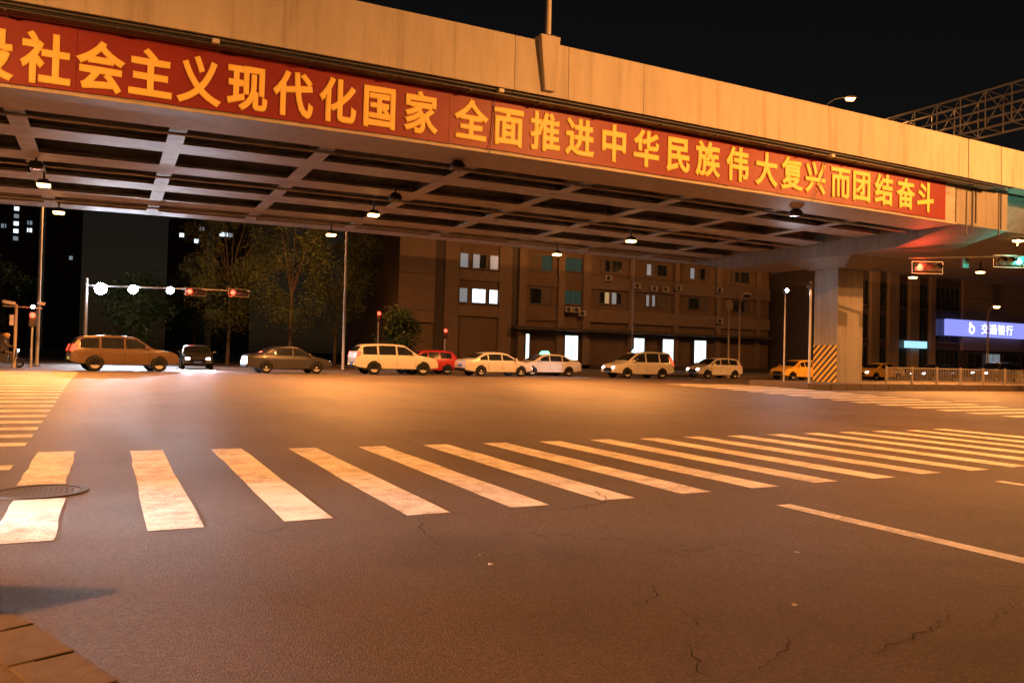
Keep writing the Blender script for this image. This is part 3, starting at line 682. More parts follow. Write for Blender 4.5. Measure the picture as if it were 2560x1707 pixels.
def wheel_meshes(r):
    if r in _wheel: return _wheel[r]
    ty = MB(); n = 24
    prof = [(.62*r, -.10), (.94*r, -.11), (r, -.07), (r, .07), (.94*r, .11), (.62*r, .10)]
    vs = [(rr*math.cos(2*math.pi*i/n), y, rr*math.sin(2*math.pi*i/n)) for rr, y in prof for i in range(n)]
    ty.add(vs, [(a*n+i, a*n+(i+1) % n, (a+1)*n+(i+1) % n, (a+1)*n+i) for a in range(5) for i in range(n)], True)
    ri = MB(); q = .62*r
    ri.tube((0, -.10, 0), (0, .10, 0), q*1.0, n=20, caps=False); ri.tube((0, -.03, 0), (0, .03, 0), q*.98, n=20)
    for k in range(5):
        a = 2*math.pi*k/5+.3; c, s_ = math.cos(a), math.sin(a); w = .05
        for sy in (-1, 1):
            ri.add([(c*.04-s_*w, sy*.085, s_*.04+c*w), (c*.04+s_*w, sy*.085, s_*.04-c*w), (c*q+s_*w*.7, sy*.075, s_*q-c*w*.7), (c*q-s_*w*.7, sy*.075, s_*q+c*w*.7)], [(0, 1, 2, 3)])
    ri.tube((0, -.09, 0), (0, .09, 0), .06, n=12)
    _wheel[r] = (ty.mesh('tyre'), ri.mesh('rim')); _wheel[r][0].materials.append(M['tyre']); _wheel[r][1].materials.append(M['rim'])
    return _wheel[r]

def car(name, label, cat, kind, loc, rz, body, head=None, tail=None, plate='plate_blue', group='cars waiting and passing at the crossing', amber=None, beam=0, roofbox=None, cone=70, dip=-.10):
    sp = SPEC[kind]; L_, Wd, top, belt, zb0 = sp['L'], sp['W'], sp['top'], sp['belt'], sp['zb']
    t = thing(name, label, cat, loc, rz, group)
    hw = lambda x: Wd/2*(1-.13*abs(2*x/L_)**4)
    zbot = lambda x: zb0+.14*abs(2*x/L_)**6
    xs = sorted(set([p[0] for p in top]+[-L_/2+L_*i/28 for i in range(29)]))
    def sect(x):
        w = hw(x); zt = interp(top, x); zb = min(zbot(x), zt-.05); bl = min(belt, zt-.03)
        cab = max(0, min(1, (zt-belt)/.55)); wr = w*(.975-.20*cab)
        return w, zt, zb, bl, wr
    ring = []
    for x in xs:
        w, zt, zb, bl, wr = sect(x)
        half = [(.80*w, zb), (.95*w, zb+.07*(bl-zb)), (w, zb+.5*(bl-zb)), (w, zb+.78*(bl-zb)), (.975*w, bl), (wr, max(bl+.01, zt-.07)), (wr*.9, zt-.02), (wr*.6, zt+.004)]
        ring.append([(x, -y, z) for y, z in half]+[(x, y, z) for y, z in reversed(half)])
    n = len(ring[0]); m = MB()
    m.add([p for r_ in ring for p in r_], [(i*n+j, i*n+(j+1) % n, (i+1)*n+(j+1) % n, (i+1)*n+j) for i in range(len(xs)-1) for j in range(n)], True)
    m.add(ring[0], [tuple(range(n))]); m.add(ring[-1], [tuple(range(n))[::-1]])
    bo = m.build('body', body, t)
    bo.modifiers.new('edges', 'EDGE_SPLIT').split_angle = R(38)
    def side_y(x, z):
        w, zt, zb, bl, wr = sect(x); z2 = max(bl+.01, zt-.07)
        f = max(0, min(1, (z-bl)/(z2-bl))); return .975*w+(wr-.975*w)*f
    for a, b in sp['win']:
        for s_ in (-1, 1):
            g_ = MB(); k = 7; lo, hi = [], []
            for i in range(k):
                x = a+(b-a)*i/(k-1); zt = interp(top, x)
                z0 = belt+.035; z1 = max(z0+.02, zt-.12)
                lo.append((x, s_*(side_y(x, z0)+.009), z0)); hi.append((x, s_*(side_y(x, z1)+.009), z1))
            g_.add(lo+hi, [(i, i+1, k+i+1, k+i) for i in range(k-1)], True); g_.build('side_window', M['car_glass'], t)
    for nm, (xa, xb) in (('windscreen', sp['ws']), ('rear_window', sp['rw'])):
        g_ = MB(); k = 6; rows = []
        for i in range(k):
            f = .06+.88*i/(k-1); x = xa+(xb-xa)*f; w, zt, zb, bl, wr = sect(x)
            off = .014 if nm == 'windscreen' else .012
            ox = off if nm == 'windscreen' else -off
            rows += [(x+ox, yy*wr, zt+off*.7+zz_) for yy, zz_ in ((-.86, -.02), (-.5, .004), (0, .006), (.5, .004), (.86, -.02))]
        g_.add(rows, [(i*5+j, i*5+j+1, (i+1)*5+j+1, (i+1)*5+j) for i in range(k-1) for j in range(4)], True); g_.build(nm, M['car_glass'], t)
    def xfront(z):
        for i in range(200):
            x = L_/2-i*.01
            if interp(top, x) >= z: return x
        return L_/2
    hz = sp['hz']
    for s_ in (-1, 1):
        xf = xfront(hz+.05)
        w = hw(xf)
        h_ = MB().hexa([(xf-.30, s_*.97*w, hz-.03), (xf+.07, s_*.86*w, hz-.05), (xf+.10, s_*.56*w, hz-.03), (xf-.10, s_*.56*w, hz-.03)],
                       [(xf-.34, s_*.965*w, hz+.08), (xf-.02, s_*.86*w, hz+.085), (xf+.01, s_*.58*w, hz+.075), (xf-.15, s_*.56*w, hz+.075)])
        h_.build('headlight', M['head_on'] if head else M['head_off'], t, .012)
        z0, z1 = sp['tz']; xr = -L_/2
        xr0 = min(x for x in xs if interp(top, x) >= z1) if z1 < max(p[1] for p in top) else xr
        wt = hw(xr)
        t_ = MB().hexa([(xr-.012, s_*.60*wt, z0), (xr+.22, s_*1.035*wt, z0), (xr-.0, s_*1.0*wt, z0), (xr-.014, s_*.9*wt, z0)],
                       [(xr0-.02, s_*.66*wt, z1), (xr0+.20, s_*1.02*wt, z1), (xr0+.0, s_*.99*wt, z1), (xr0-.02, s_*.9*wt, z1)])
        t_.build('tail_light', M['tail_on'] if tail else paint('tail_red', (.25, .01, .01)) if 'tail_red' not in bpy.data.materials else bpy.data.materials['tail_red'] if not tail else M['tail_on'], t, .008)
        if amber: MB().box(xr-.03, xr+.03, s_*.62*wt-.09, s_*.62*wt+.09, .52, .58).build('indicator', M['amber_on'], t)
        mx = sp['ws'][0]-.28
        MB().hexa([(mx-.08, s_*(hw(mx)+.02), belt+.03), (mx+.06, s_*(hw(mx)+.02), belt+.03), (mx+.05, s_*(hw(mx)+.2), belt+.05), (mx-.08, s_*(hw(mx)+.2), belt+.05)],
                  [(mx-.08, s_*(hw(mx)-.02), belt+.16), (mx+.03, s_*(hw(mx)-.02), belt+.16), (mx+.02, s_*(hw(mx)+.18), belt+.18), (mx-.08, s_*(hw(mx)+.18), belt+.18)]).build('mirror', body, t, .02)
        for x in (sp['win'][1][0]-.05, sp['win'][1][1]+.05, sp['ws'][0]-.12):
            MB().box(x-.006, x+.006, s_*hw(x)-.012 if s_ > 0 else s_*hw(x)-.003, s_*hw(x)+.003 if s_ > 0 else s_*hw(x)+.012, zb0+.22, belt-.14).build('door_seam', M['trimk'], t)
        ty, ri = wheel_meshes(sp['r'])
        for x in sp['wb']:
            w_ = hw(x); r = sp['r']
            arch = [(x+(r+.035)*math.cos(math.pi*k/14), r+(r+.035)*math.sin(math.pi*k/14)) for k in range(15)]
            arch = [(px, max(pz, zbot(px)+.0)) for px, pz in arch]+[(x-r-.035, zbot(x)+.01), (x+r+.035, zbot(x)+.01)]
            y0, y1 = sorted((s_*(w_-.06), s_*(w_+.005)))
            MB().prism(arch, y0, y1, 'y').build('wheel_arch', M['trimk'], t)
            wo = bpy.data.objects.new('wheel', ty); C.objects.link(wo); wo.parent = t; wo.location = (x, s_*(w_-.085), r)
            ro = bpy.data.objects.new('rim', ri); C.objects.link(ro); ro.parent = wo
    xe = L_/2; we = hw(xe)
    MB().box(xe-.03, xe+.012, -.55*we, .55*we, .40 if kind != 'suv' else .52, hz-.02).build('grille', M['trimk'], t, .01)
    MB().box(xe+.0, xe+.028, -.22, .22, .36, .49).build('number_plate', M[plate], t)
    MB().box(-xe-.028, -xe+.0, -.22, .22, .56, .70).build('number_plate', M[plate], t)
    MB().box(-xe-.04, -xe+.12, -.92*we, .92*we, zb0+.1, zb0+.26).build('rear_bumper', M['trimk'], t, .03)
    if beam:
        for s_ in (-1, 1): lamp('SPOT', t, (xe+.25, s_*.55, hz), beam, (.84, .87, 1), (1, 0, dip), cone, .8, .08)
    if roofbox:
        zt = interp(top, .1)
        rb = MB().hexa([(-.12, -.42, zt), (.26, -.42, zt), (.26, .42, zt), (-.12, .42, zt)], [(-.02, -.36, zt+.19), (.12, -.36, zt+.19), (.12, .36, zt+.19), (-.02, .36, zt+.19)]).build('roof_sign', roofbox, t, .03)
    return t
M['p_gold'] = paint('bronze_paint', (.075, .045, .022)); M['p_white'] = paint('white_paint', (.40, .39, .37)); M['p_yellow'] = paint('yellow_paint', (.62, .36, .05))
M['p_dark'] = paint('dark_paint', (.02, .02, .024)); M['p_silver'] = paint('silver_paint', (.35, .35, .36)); M['p_blue'] = paint('navy_paint', (.02, .035, .09)); M['p_red'] = paint('red_paint', (.30, .02, .02))
M['taxi_sign'] = mat('lit_taxi_sign', (.5, .9, 1), .4, var=.05, emit=(.32, .75, 1), estr=5)
M['taxi_green'] = mat('lit_green_roof_sign', (.2, 1, .5), .4, var=.05, emit=(.1, 1, .42), estr=4)
PI = math.pi
car('suv', 'bronze estate sized SUV seen from its right side at the left of the crossing', 'car', 'suv', (.75, 45.2, .32), R(9), M['p_gold'], head=1, tail=1, plate='plate_green', beam=1200)
car('minivan', 'white minivan taxi with lit roof sign under the bridge left of the pier', 'car', 'mpv', (31.4, 43.9, .32), PI, M['p_white'], head=1, tail=1, beam=900, roofbox=M['taxi_sign'])
car('hatchback', 'white hatchback with lit headlights following the white minivan', 'car', 'hatch', (39.6, 45.9, .32), PI, M['p_white'], head=1)
car('hatchback', 'yellow hatchback half hidden behind the striped pier', 'car', 'hatch', (46.1, 44.2, .32), PI, M['p_yellow'])
car('sedan', 'dark sedan facing the camera with lit headlights behind the bronze SUV', 'car', 'sedan', (4.9, 53.2, .32), R(-92), M['p_dark'], head=1, beam=900)
car('sedan', 'silver sedan with lit tail lights ahead of the white SUV', 'car', 'sedan', (21.2, 44.6, .32), R(2), M['p_silver'], head=1, tail=1)
car('taxi', 'white sedan taxi with a green roof sign left of the white minivan', 'car', 'sedan', (25.9, 46.6, .32), PI, M['p_white'], head=1, roofbox=M['taxi_green'])
car('sedan', 'yellow sedan behind the railing just right of the pier', 'car', 'sedan', (60.2, 48.4, .32), PI, M['p_yellow'], head=1)
car('sedan', 'dark sedan behind the railing in the middle of three on the right', 'car', 'sedan', (65.6, 47.0, .32), PI, M['p_dark'], head=1, tail=1)
car('suv', 'dark SUV behind the railing at the right edge', 'car', 'suv', (70.6, 44.6, .32), PI, M['p_blue'], head=1)
car('hatchback', 'red hatchback passing behind the silver sedan', 'car', 'hatch', (17.8, 47.6, .32), PI, M['p_red'], head=1)

car('sedan', 'dark sedan with lit tail lights left of the single lamp post', 'car', 'sedan', (8.9, 45.4, .32), R(3), M['p_dark'], head=1, tail=1)
car('suv', 'white SUV passing behind the single lamp post', 'car', 'suv', (14.9, 45.0, .32), 0, M['p_white'], head=1, tail=1, amber=1)

# rider on an electric scooter at the left edge
def skin_body(name, verts, edges, radii, m, parent, root=0):
    me = bpy.data.meshes.new(name); me.from_pydata(verts, edges, []); o = link(name, me, m, parent)
    sk = o.modifiers.new('skin', 'SKIN'); sk.use_smooth_shade = True
    for i, v in enumerate(me.skin_vertices[0].data):
        r = radii[i]; v.radius = r if isinstance(r, tuple) else (r, r); v.use_root = i == root
    ss = o.modifiers.new('sub', 'SUBSURF'); ss.levels = 1; ss.render_levels = 2
    return o
M['cloth'] = mat('dark_jacket', (.06, .05, .045), .85, var=.2, vscale=12); M['skin'] = mat('skin', (.42, .26, .18), .6, var=.08)
M['helmet'] = mat('helmet_shell', (.40, .22, .06), .3, var=.05)
rd = thing('person', 'person in a dark jacket and pale orange helmet riding an electric scooter', 'person', (-4.75, 49.3, .32), R(-5))
V = [(-.12,0,.84), (-.1,0,1.05), (-.04,0,1.28), (-.02,0,1.42), (.02,0,1.50), (.05,0,1.60), (.07,0,1.69),
     (-.02,.19,1.36), (.12,.25,1.14), (.36,.24,1.08), (.44,.23,1.08),
     (-.02,-.19,1.36), (.12,-.25,1.14), (.36,-.24,1.08), (.44,-.23,1.08),
     (-.08,.11,.80), (.30,.14,.76), (.30,.13,.36), (.42,.13,.32),
     (-.08,-.11,.80), (.30,-.14,.76), (.30,-.13,.36), (.42,-.13,.32)]
E_ = [(0,1),(1,2),(2,3),(3,4),(4,5),(5,6),(2,7),(7,8),(8,9),(9,10),(2,11),(11,12),(12,13),(13,14),(0,15),(15,16),(16,17),(17,18),(0,19),(19,20),(20,21),(21,22)]
RR = [.15,.15,.17,.08,.06,.10,.085,.08,.055,.04,.045,.08,.055,.04,.045,.10,.085,.055,.05,.10,.085,.055,.05]
bod = skin_body('body', V, E_, RR, M['cloth'], rd)
m = MB(); 
for i in range(9):
    for j in range(16): pass
def dome(c, r, z0, m=None, n=16, k=7, sx=1.0):
    m = m or MB(); rows = []
    for i in range(k+1):
        a = z0+(math.pi/2-z0)*i/k
        rows += [(c[0]+r*sx*math.cos(a)*math.cos(2*math.pi*j/n), c[1]+r*math.cos(a)*math.sin(2*math.pi*j/n), c[2]+r*math.sin(a)) for j in range(n)]
    m.add(rows, [(i*n+j, i*n+(j+1) % n, (i+1)*n+(j+1) % n, (i+1)*n+j) for i in range(k) for j in range(n)], True); return m
hm = dome((.05, 0, 1.66), .145, -.2, sx=1.15).build('helmet', M['helmet'], rd)
dome((.075, 0, 1.60), .098, -1.2).build('face', M['skin'], rd)
MB().tube((.165, 0, 1.585), (.19, 0, 1.575), .016, .012, 6).build('nose', M['skin'], rd)
sc = thing('scooter', 'dark electric scooter under the rider at the left edge', 'scooter', (-4.75, 49.3, .32), R(-5))
for x in (-.52, .66):
    w = MB(); n = 20
    for k in range(n):
        a, b = 2*math.pi*k/n, 2*math.pi*(k+1)/n
        w.tube((x+.2*math.cos(a), 0, .25+.2*math.sin(a)), (x+.2*math.cos(b), 0, .25+.2*math.sin(b)), .05, n=8, caps=False)
    w.build('wheel', M['tyre'], sc)
MB().prism([(-.75,.45), (-.6,.72), (.12,.74), (.18,.62), (.1,.36), (.42,.30), (.45,.24), (-.3,.24), (-.55,.36)], -.14, .14, 'y').build('body_shell', M['p_dark'], sc, .03)
MB().prism([(-.62,.725), (.14,.745), (.12,.82), (-.6,.80)], -.13, .13, 'y').build('seat', M['trimk'], sc, .03)
MB().prism([(.42,.26), (.48,.26), (.60,.95), (.50,.95)], -.18, .18, 'y').build('leg_shield', M['p_dark'], sc, .02)
MB().tube((.66, 0, .25), (.47, 0, 1.06), .025, n=8).build('fork', M['dark'], sc)
MB().tube((.45, -.32, 1.06), (.45, .32, 1.06), .018, n=8).build('handlebar', M['dark'], sc)
MB().tube((.58, 0, .90), (.63, 0, .89), .07, .07, 14).build('headlamp', M['head_on'], sc)
MB().box(-.78, -.74, -.06, .06, .55, .62).build('tail_lamp', M['tail_on'], sc)

# ------------------------------------------------------------------ railing on the island
M['rail'] = mat('weathered_rail_paint', (.30, .27, .23), .6, var=.2, vscale=5)
rl = thing('railing', 'pale metal railing along the island kerb right of the pier', 'railing', (36.3, 28.75, .58))
for k in range(13): MB().box(k*2-.04, k*2+.04, -.04, .04, 0, .95).build('post', M['rail'], rl)
for k in range(12):
    for z in (.14, .84): MB().box(k*2+.05, k*2+1.95, -.02, .02, z, z+.045).build('rail', M['rail'], rl)
    b = MB()
    for j in range(1, 14): b.box(k*2+j*.14-.01, k*2+j*.14+.01, -.01, .01, .19, .835)
    stuff(b.build('bars', M['rail'], rl))

# ------------------------------------------------------------------ buildings beyond the crossing
def window(par, org, x0, x1, z0, z1, y, pane, leaves=2, name='window'):
    ox, oy, oz = org; x0 -= ox; x1 -= ox; y -= oy; z0 -= oz; z1 -= oz; f = .06
    w = MB().box(x0, x1, y-.05, y+.04, z0, z0+f).box(x0, x1, y-.05, y+.04, z1-f, z1).box(x0, x0+f, y-.05, y+.04, z0+f, z1-f).box(x1-f, x1, y-.05, y+.04, z0+f, z1-f).build(name, M['frame'], par)
    for i in range(leaves):
        a = x0+f+(x1-x0-2*f)*i/leaves; b = x0+f+(x1-x0-2*f)*(i+1)/leaves
        MB().box(a+.02, b-.02, y-.015, y+.015, z0+f, z1-f).build('pane', M[pane[i % len(pane)] if isinstance(pane, list) else pane], w)
        if i: MB().box(a-.02, a+.02, y-.045, y+.03, z0+f, z1-f).build('mullion', M['frame'], w)
    MB().box(x0-.06, x1+.06, y-.14, y+.02, z0-.07, z0-.003).build('sill', M['wallB'], w)
    return w
OA = (45, 72, .46)
A = thing('office_building', 'brown office building with lit upper windows and air conditioners beyond the bridge', 'building', OA)
def apart(name, mt, x0, x1, y0, y1, z0, z1, bev=0):
    return MB().box(x0-45, x1-45, y0-72, y1-72, z0-.46, z1-.46).build(name, M[mt], A, bev)
apart('wall', 'wallA', 24.2, 70.5, 72.25, 90, .3, 22)
apart('pier_strip', 'wallB', 24.2, 27.8, 72.0, 72.25, 4.6, 22)
apart('recess_shade_strip', 'wallC', 27.85, 28.75, 72.1, 72.25, .5, 22)  # dark colour stands in for the shade in a recess
apart('pier_strip', 'wallB', 28.8, 30.25, 72.0, 72.25, .5, 22)
apart('pier_strip', 'wallB', 34.62, 36.0, 72.0, 72.25, .5, 22)
apart('recess_shade_strip', 'wallC', 36.03, 36.72, 72.1, 72.25, .5, 22)  # recess shade put into the strip's colour here too
apart('column', 'wallB', 36.75, 37.55, 71.8, 72.25, .5, 22)
apart('column', 'wallB', 41.27, 42.03, 71.8, 72.25, .5, 22)
apart('column', 'wallB', 44.3, 45.2, 71.8, 72.25, .5, 22)
for k in range(4): apart('column', 'wallB', 50.2+k*6, 50.85+k*6, 71.85, 72.25, .5, 22)
for z in (5.4, 8.9, 12.4, 15.9):
    apart('spandrel', 'wallB', 45.22, 70.4, 71.9, 72.25, z, z+1.35)
    apart('spandrel', 'wallA', 37.57, 41.25, 72.05, 72.25, z-.1, z+1.0)
    apart('spandrel', 'wallB', 30.27, 34.6, 72.02, 72.25, z, z+1.0)
    apart('floor_joint', 'wallC', 24.2, 27.8, 71.985, 71.998, z+.3, z+.36)
for r, z in enumerate((6.70, 10.10, 13.55, 17.0)):
    lit = r == 0
    window(A, OA, 30.35, 31.3, z, z+1.45, 72.18, 'pane_dim' if r < 2 else 'pane', 1)
    window(A, OA, 31.7, 33.25, z, z+1.45, 72.18, ['pane_lit', 'pane_lit'] if lit else ['pane_dim', 'pane'], 2)
    window(A, OA, 33.55, 34.56, z, z+1.45, 72.18, 'pane_lit' if lit else ('pane_dim' if r == 1 else 'pane'), 1)
    window(A, OA, 42.08, 44.25, z+.45, z+1.9, 72.18, 'pane_teal', 3)
    window(A, OA, 38.2, 40.7, z+.3, z+1.9, 72.2, [['pane', 'curtain'], ['curtain', 'pane_teal']][r % 2], 2)
    for k in range(4):
        x = 45.5+k*6.0-(0 if k == 0 else .0)
        window(A, OA, x+1.0, x+2.3, z+.7, z+2.0, 72.2, ['pane', 'pane_warm'] if (r == 0 and k == 0) else random.choice([['pane', 'pane'], ['curtain', 'pane'], ['pane', 'pane_teal'], ['pane_dim', 'curtain']]), random.choice((2, 2, 3)))
        window(A, OA, x+2.5, x+3.8, z+.7, z+2.0, 72.2, ['pane_dim', 'pane'] if (r == 0 and k == 0) else random.choice([['pane', 'pane'], ['curtain', 'curtain'], ['pane', 'curtain'], ['pane_teal', 'pane']]), 2)
def ac_unit(x, z, y=71.75):
    o = MB().box(x-.42-45, x+.42-45, y-.33-72, y-72, z-.3-.46, z+.3-.46).build('air_conditioner', M['ac'], A, .03)
    MB().tube((x-.1-45, y-.335-72, z-.46), (x-.1-45, y-.35-72, z-.46), .23, .23, 18).build('fan_grille', M['dark'], o)
for x, z in [(42.4, 6.55), (43.35, 6.55), (44.05, 6.2), (50.9, 9.5), (56.5, 9.6), (53.2, 9.35), (54.7, 9.35), (47.2, 10.1), (62.3, 9.7), (62.4, 6.2)]: ac_unit(x, z)
M['door_lit'] = mat('lit_entrance', (.8, .9, .9), .3, var=.15, vscale=.9, emit=(.75, .97, .95), estr=2.0)
for x, w in [(37.75, .35), (42.9, 1.5), (51.4, 1.3), (55.3, 1.4), (59.8, 1.6)]:
    d = apart('entrance', 'frame', x-w/2-.1, x+w/2+.1, 71.7, 71.78, .6, 4.05)
    MB().box(x-w/2-45, x+w/2-45, -.32, -.303, .9, 3.4).build('lit_pane', M['door_lit'], d)
    if w > 1: MB().box(x-.03-45, x+.03-45, -.345, -.321, .9, 3.4).build('mullion', M['frame'], d)
apart('canopy', 'wallC', 36, 70, 70.9, 72, 4.3, 4.6, .02)
apart('plinth', 'wallC', 24.2, 70.4, 71.8, 72.25, .3, .9)

OB = (98, 60, .46)
B = thing('bank_building', 'tan building with tall dark window strips behind the blue bank sign', 'building', OB)
def bpt(name, mt, x0, x1, y0, y1, z0, z1, bev=0): return MB().box(x0-98, x1-98, y0-60, y1-60, z0-.46, z1-.46).build(name, M[mt], B, bev)
bpt('wall', 'wallC', 71.2, 130, 60.3, 80, .3, 21)
for a, b in [(73.2, 74.5), (76.0, 77.6), (79.4, 80.9), (82.9, 83.7)]: bpt('pilaster', 'wallB', a, b, 59.9, 60.3, .5, 21)
bpt('blank_wall', 'wallB', 88.6, 130, 59.95, 60.3, 3.6, 21)
bpt('floor_joint', 'wallC', 88.6, 130, 59.935, 59.948, 9.6, 9.68)
for (a, b) in [(71.6, 73.1), (74.6, 75.9), (77.7, 79.3), (81.0, 82.8), (83.9, 88.3)]:
    for z in (.9, 4.4, 8.0, 11.6, 15.2): window(B, OB, a+.1, b-.1, z, z+2.7, 60.22, 'pane', 2 if b-a < 2 else 5)
for k in range(6): window(B, OB, 89.4+k*3.4, 92.2+k*3.4, .9, 3.3, 59.98, 'pane_dim' if k == 1 else 'pane', 2)
M['sign_blue'] = mat('backlit_blue_sign', (.05, .1, .6), .4, var=.05, emit=(.30, .33, 1), estr=1.05)
M['sign_white'] = mat('backlit_white_letters', (.9, .9, 1), .4, var=.02, emit=(.85, .88, 1), estr=2.2)
sn = thing('bank_sign', 'backlit blue bank fascia sign with white emblem and characters at the right edge', 'sign', (92.3, 59.5, 5.2))
MB().box(-7.3, 7.3, -.12, .3, 0, 1.85).build('sign_box', M['sign_blue'], sn, .03)
MB().box(-7.4, 7.4, .0, .35, 1.853, 1.93).build('sign_cap', M['dark'], sn)
for i, ch in enumerate('交通银行'):
    o = link('character', glyph(ch, .012, .02), M['sign_white']); o.parent = sn
    o.location = (-.6+i*1.55, -.14, .95); o.rotation_euler = (R(90), 0, 0); o.scale = (1.35, 1.25, .6)
lg = MB()   # emblem: a bowl with a rising stroke
for k in range(22):
    a0, a1 = R(200)+R(300)*k/22, R(200)+R(300)*(k+1)/22
    lg.hexa([(-3.0+.30*math.cos(a0), -.16, .80+.30*math.sin(a0)), (-3.0+.30*math.cos(a1), -.16, .80+.30*math.sin(a1)), (-3.0+.52*math.cos(a1), -.16, .80+.52*math.sin(a1)), (-3.0+.52*math.cos(a0), -.16, .80+.52*math.sin(a0))],
            [(-3.0+.30*math.cos(a0), -.123, .80+.30*math.sin(a0)), (-3.0+.30*math.cos(a1), -.123, .80+.30*math.sin(a1)), (-3.0+.52*math.cos(a1), -.123, .80+.52*math.sin(a1)), (-3.0+.52*math.cos(a0), -.123, .80+.52*math.sin(a0))])
lg.prism([(-3.52, .62), (-3.3, .62), (-3.12, 1.6), (-3.38, 1.6)], -.16, -.123, 'y')
lg.build('emblem', M['sign_white'], sn)
lb = thing('shop_light_box', 'small pale blue light box below and left of the blue bank sign', 'sign', (80.0, 59.6, 3.6))
MB().box(-1.7, 1.7, -.1, .2, 0, .75).build('panel', mat('pale_blue_light_box', (.3, .6, .9), .4, var=.1, emit=(.35, .75, 1), estr=1.2), lb)
MB().box(-1.78, 1.78, -.02, .25, .753, .82).build('cap', M['dark'], lb)

# far towers with a few lit windows
def tower(x, y, w, d, h, label, rows):
    t = thing('apartment_tower', label, 'building', (x, y, .3), 0, 'far apartment towers')
    MB().box(-w/2, w/2, -d/2, d/2, 0, h).build('wall', M['tower'], t)
    MB().box(-w/4, w/4, -d/4, d/4, h, h+3).build('roof_block', M['tower'], t)
    for k in range(int(w/3)):
        MB().box(-w/2+3*k+.1, -w/2+3*k+.5, -d/2-.25, -d/2, 0, h).build('rib', M['wallC'], t)
    for (cx, z, mt) in rows:
        MB().box(cx-.9, cx+.9, -d/2-.12, -d/2-.05, z, z+1.7).build('window', M[mt], t)
    return t
M['far_lit'] = mat('far_lit_window', (.8, .9, 1), .4, var=.1, emit=(.8, .92, 1), estr=1.6)
M['far_warm'] = mat('far_warm_window', (1, .8, .5), .4, var=.1, emit=(1, .8, .45), estr=1.0)
M['far_dim'] = mat('far_dim_window', (.3, .35, .4), .4, var=.1, emit=(.5, .62, .72), estr=.35)
tower(-38, 412, 18, 16, 84, 'far dark tower at the left edge with a column of lit windows',
      [(1.5, 46+3.2*i, mt) for i, mt in enumerate(['far_dim', 'far_lit', 'far_lit', 'far_dim', 'far_lit', 'far_lit', 'far_warm', 'far_dim', 'far_lit'])]+[(6.5, 50, 'far_lit'), (6.5, 53.2, 'far_dim'), (-3, 51, 'far_dim')])
tower(-19, 420, 14, 16, 80, 'far dark tower second from the left edge', [(-2.5, 62, 'far_warm'), (-2.5, 65.2, 'far_lit'), (3, 40, 'far_dim')])
tower(30, 378, 15, 14, 57, 'far tower with red roof beacon left of the yellow lit tree', [(-3, 49, 'far_lit'), (3, 47, 'far_lit'), (5, 52.5, 'far_dim')])
tower(48, 372, 14, 14, 55, 'far tower partly behind the yellow lit tree', [(-4, 50, 'far_lit'), (-2, 50, 'far_dim'), (-5.5, 50, 'far_lit')])

# ------------------------------------------------------------------ trees
def tree(x, y, z0, h, r, label, mt, n=2600, trunk=.16, seed=1, leaf=.22, cz=.62):
    rn = random.Random(seed)
    t = thing('tree', label, 'tree', (x, y, z0), 0, 'trees beyond the bridge')
    tr = MB(); tr.tube((0,0,0), (.1,.05,h*.45), trunk, trunk*.7, 8)
    tips = []
    for k in range(9):
        a = 2*math.pi*k/9+rn.uniform(-.3, .3); rr = r*rn.uniform(.45, .85); zz_ = h*rn.uniform(.55, .92)
        mid = (rr*.4*math.cos(a), rr*.4*math.sin(a), h*.45+(zz_-h*.45)*.5)
        tr.tube((.1, .05, h*(.32+.12*rn.random())), mid, trunk*.45, trunk*.28, 6); tr.tube(mid, (rr*math.cos(a), rr*math.sin(a), zz_), trunk*.28, trunk*.08, 6)
        tips.append((rr*math.cos(a), rr*math.sin(a), zz_))
    tr.build('trunk', M['bark'], t)
    cl = []
    for k in range(60):
        a = rn.uniform(0, 2*math.pi); e = rn.uniform(-1.1, 1); q = rn.uniform(.35, 1)
        cl.append((r*q*math.cos(a)*math.sqrt(max(.05, 1-e*e*.7)), r*q*math.sin(a)*math.sqrt(max(.05, 1-e*e*.7)), h*cz+e*h*(1-cz)*.92, rn.uniform(.22, .42)*r))
    cl += [(*p, .3*r) for p in tips]
    lf = MB()
    for k in range(n):
        c = rn.choice(cl); d = Vector((rn.gauss(0, 1), rn.gauss(0, 1), rn.gauss(0, .8))).normalized()*c[3]*rn.uniform(.35, 1.05)
        p = Vector(c[:3])+d; s = leaf*rn.uniform(.6, 1.3)
        u = Vector((rn.gauss(0, 1), rn.gauss(0, 1), rn.gauss(0, 1))).normalized(); v = u.cross(Vector((rn.gauss(0, 1), rn.gauss(0, 1), rn.gauss(0, 1)))).normalized()
        lf.add([p-u*s*.5, p+v*s*.3, p+u*s*.5, p-v*s*.3], [(0, 1, 2, 3)])
    me = lf.mesh('crown'); o = link('crown', me, M[mt], t); stuff(o)
    return t
tree(8.8, 69.3, .32, 14.5, 3.6, 'yellow lit tree left of the single lamp post', 'leaf', 22000, seed=3, leaf=.15)
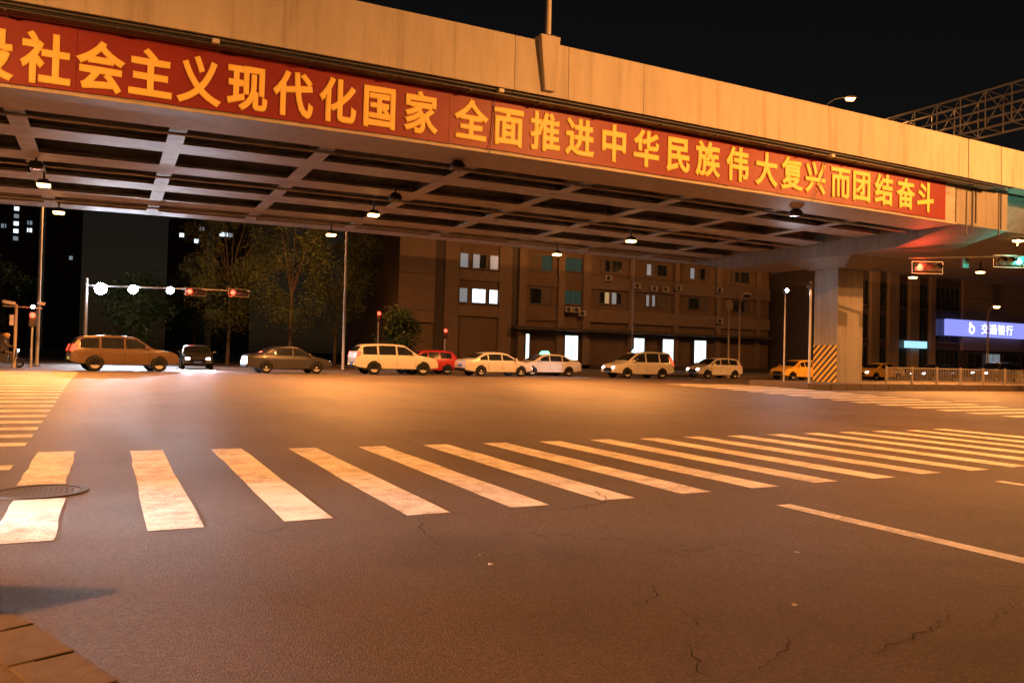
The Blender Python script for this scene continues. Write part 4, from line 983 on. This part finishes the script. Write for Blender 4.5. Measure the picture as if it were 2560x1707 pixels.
tree(13.2, 66.5, .32, 15.0, 3.8, 'yellow lit tree directly behind the single lamp post', 'leaf', 22000, seed=5, leaf=.15)
tree(18.2, 71.6, .46, 13.5, 3.6, 'dark tree right of the single lamp post at the corner of the brown building', 'leaf', 14000, seed=8, leaf=.16)
tree(2.0, 75.5, .32, 7.2, 2.9, 'low green tree under the white floodlights', 'leaf2', 6000, seed=11)
tree(-9.5, 78, .46, 8.5, 3.4, 'dark tree beyond the left pavement, nearest the tall lamp post', 'leaf2', 4000, seed=14)
tree(-17, 84, .46, 9.5, 3.8, 'dark tree beyond the left pavement, farther from the tall lamp post', 'leaf2', 4000, seed=15)
tree(7.5, 84, .32, 8.8, 3.4, 'dark tree behind the red signals of the long arm', 'leaf2', 4000, seed=17)
tree(20.5, 60.5, .46, 4.6, 1.7, 'small roadside tree in front of the dark corner tree', 'leaf2', 4000, seed=19, trunk=.08)
# low hedge wall closing the far left
hw_ = thing('garden_wall', 'long low wall with piers behind the left pavement', 'wall', (-40, 70, .46))
MB().box(-75, 33.5, -.12, .12, 0, 1.9).build('wall', M['wallA'], hw_)
for k in range(27): MB().box(-74+4*k-.2, -74+4*k+.2, -.2, .2, 0, 2.1).build('wall_pier', M['wallB'], hw_)

# unseen car added left of the view so its beams light the near lane
car('sedan', 'unseen white sedan added at the near left corner to light the road', 'car', 'sedan', (-7.6, 9.95, 0), R(-15), M['p_white'], head=1, beam=5200, cone=34, dip=-.02)
# unseen sign added by the near kerb, shaped to shadow the lower left corner
ds = thing('shadow_sign', 'unseen triangular sign added by the near left kerb to cast a shadow', 'sign', (-2.98, 5.6, .02))
MB().tube((.03,0,0), (.03,0,2.75), .03, .03, 10).build('post', M['galv'], ds)
MB().prism([(-.48,2.02), (.48,2.02), (.03,2.84), (-.03,2.84)], -.02, 0, 'x').build('triangle_plate', M['polepaint'], ds, .004)
MB().prism([(-.32,1.62), (.32,1.62), (.32,1.92), (-.32,1.92)], -.02, 0, 'x').build('lower_plate', M['polepaint'], ds, .004)
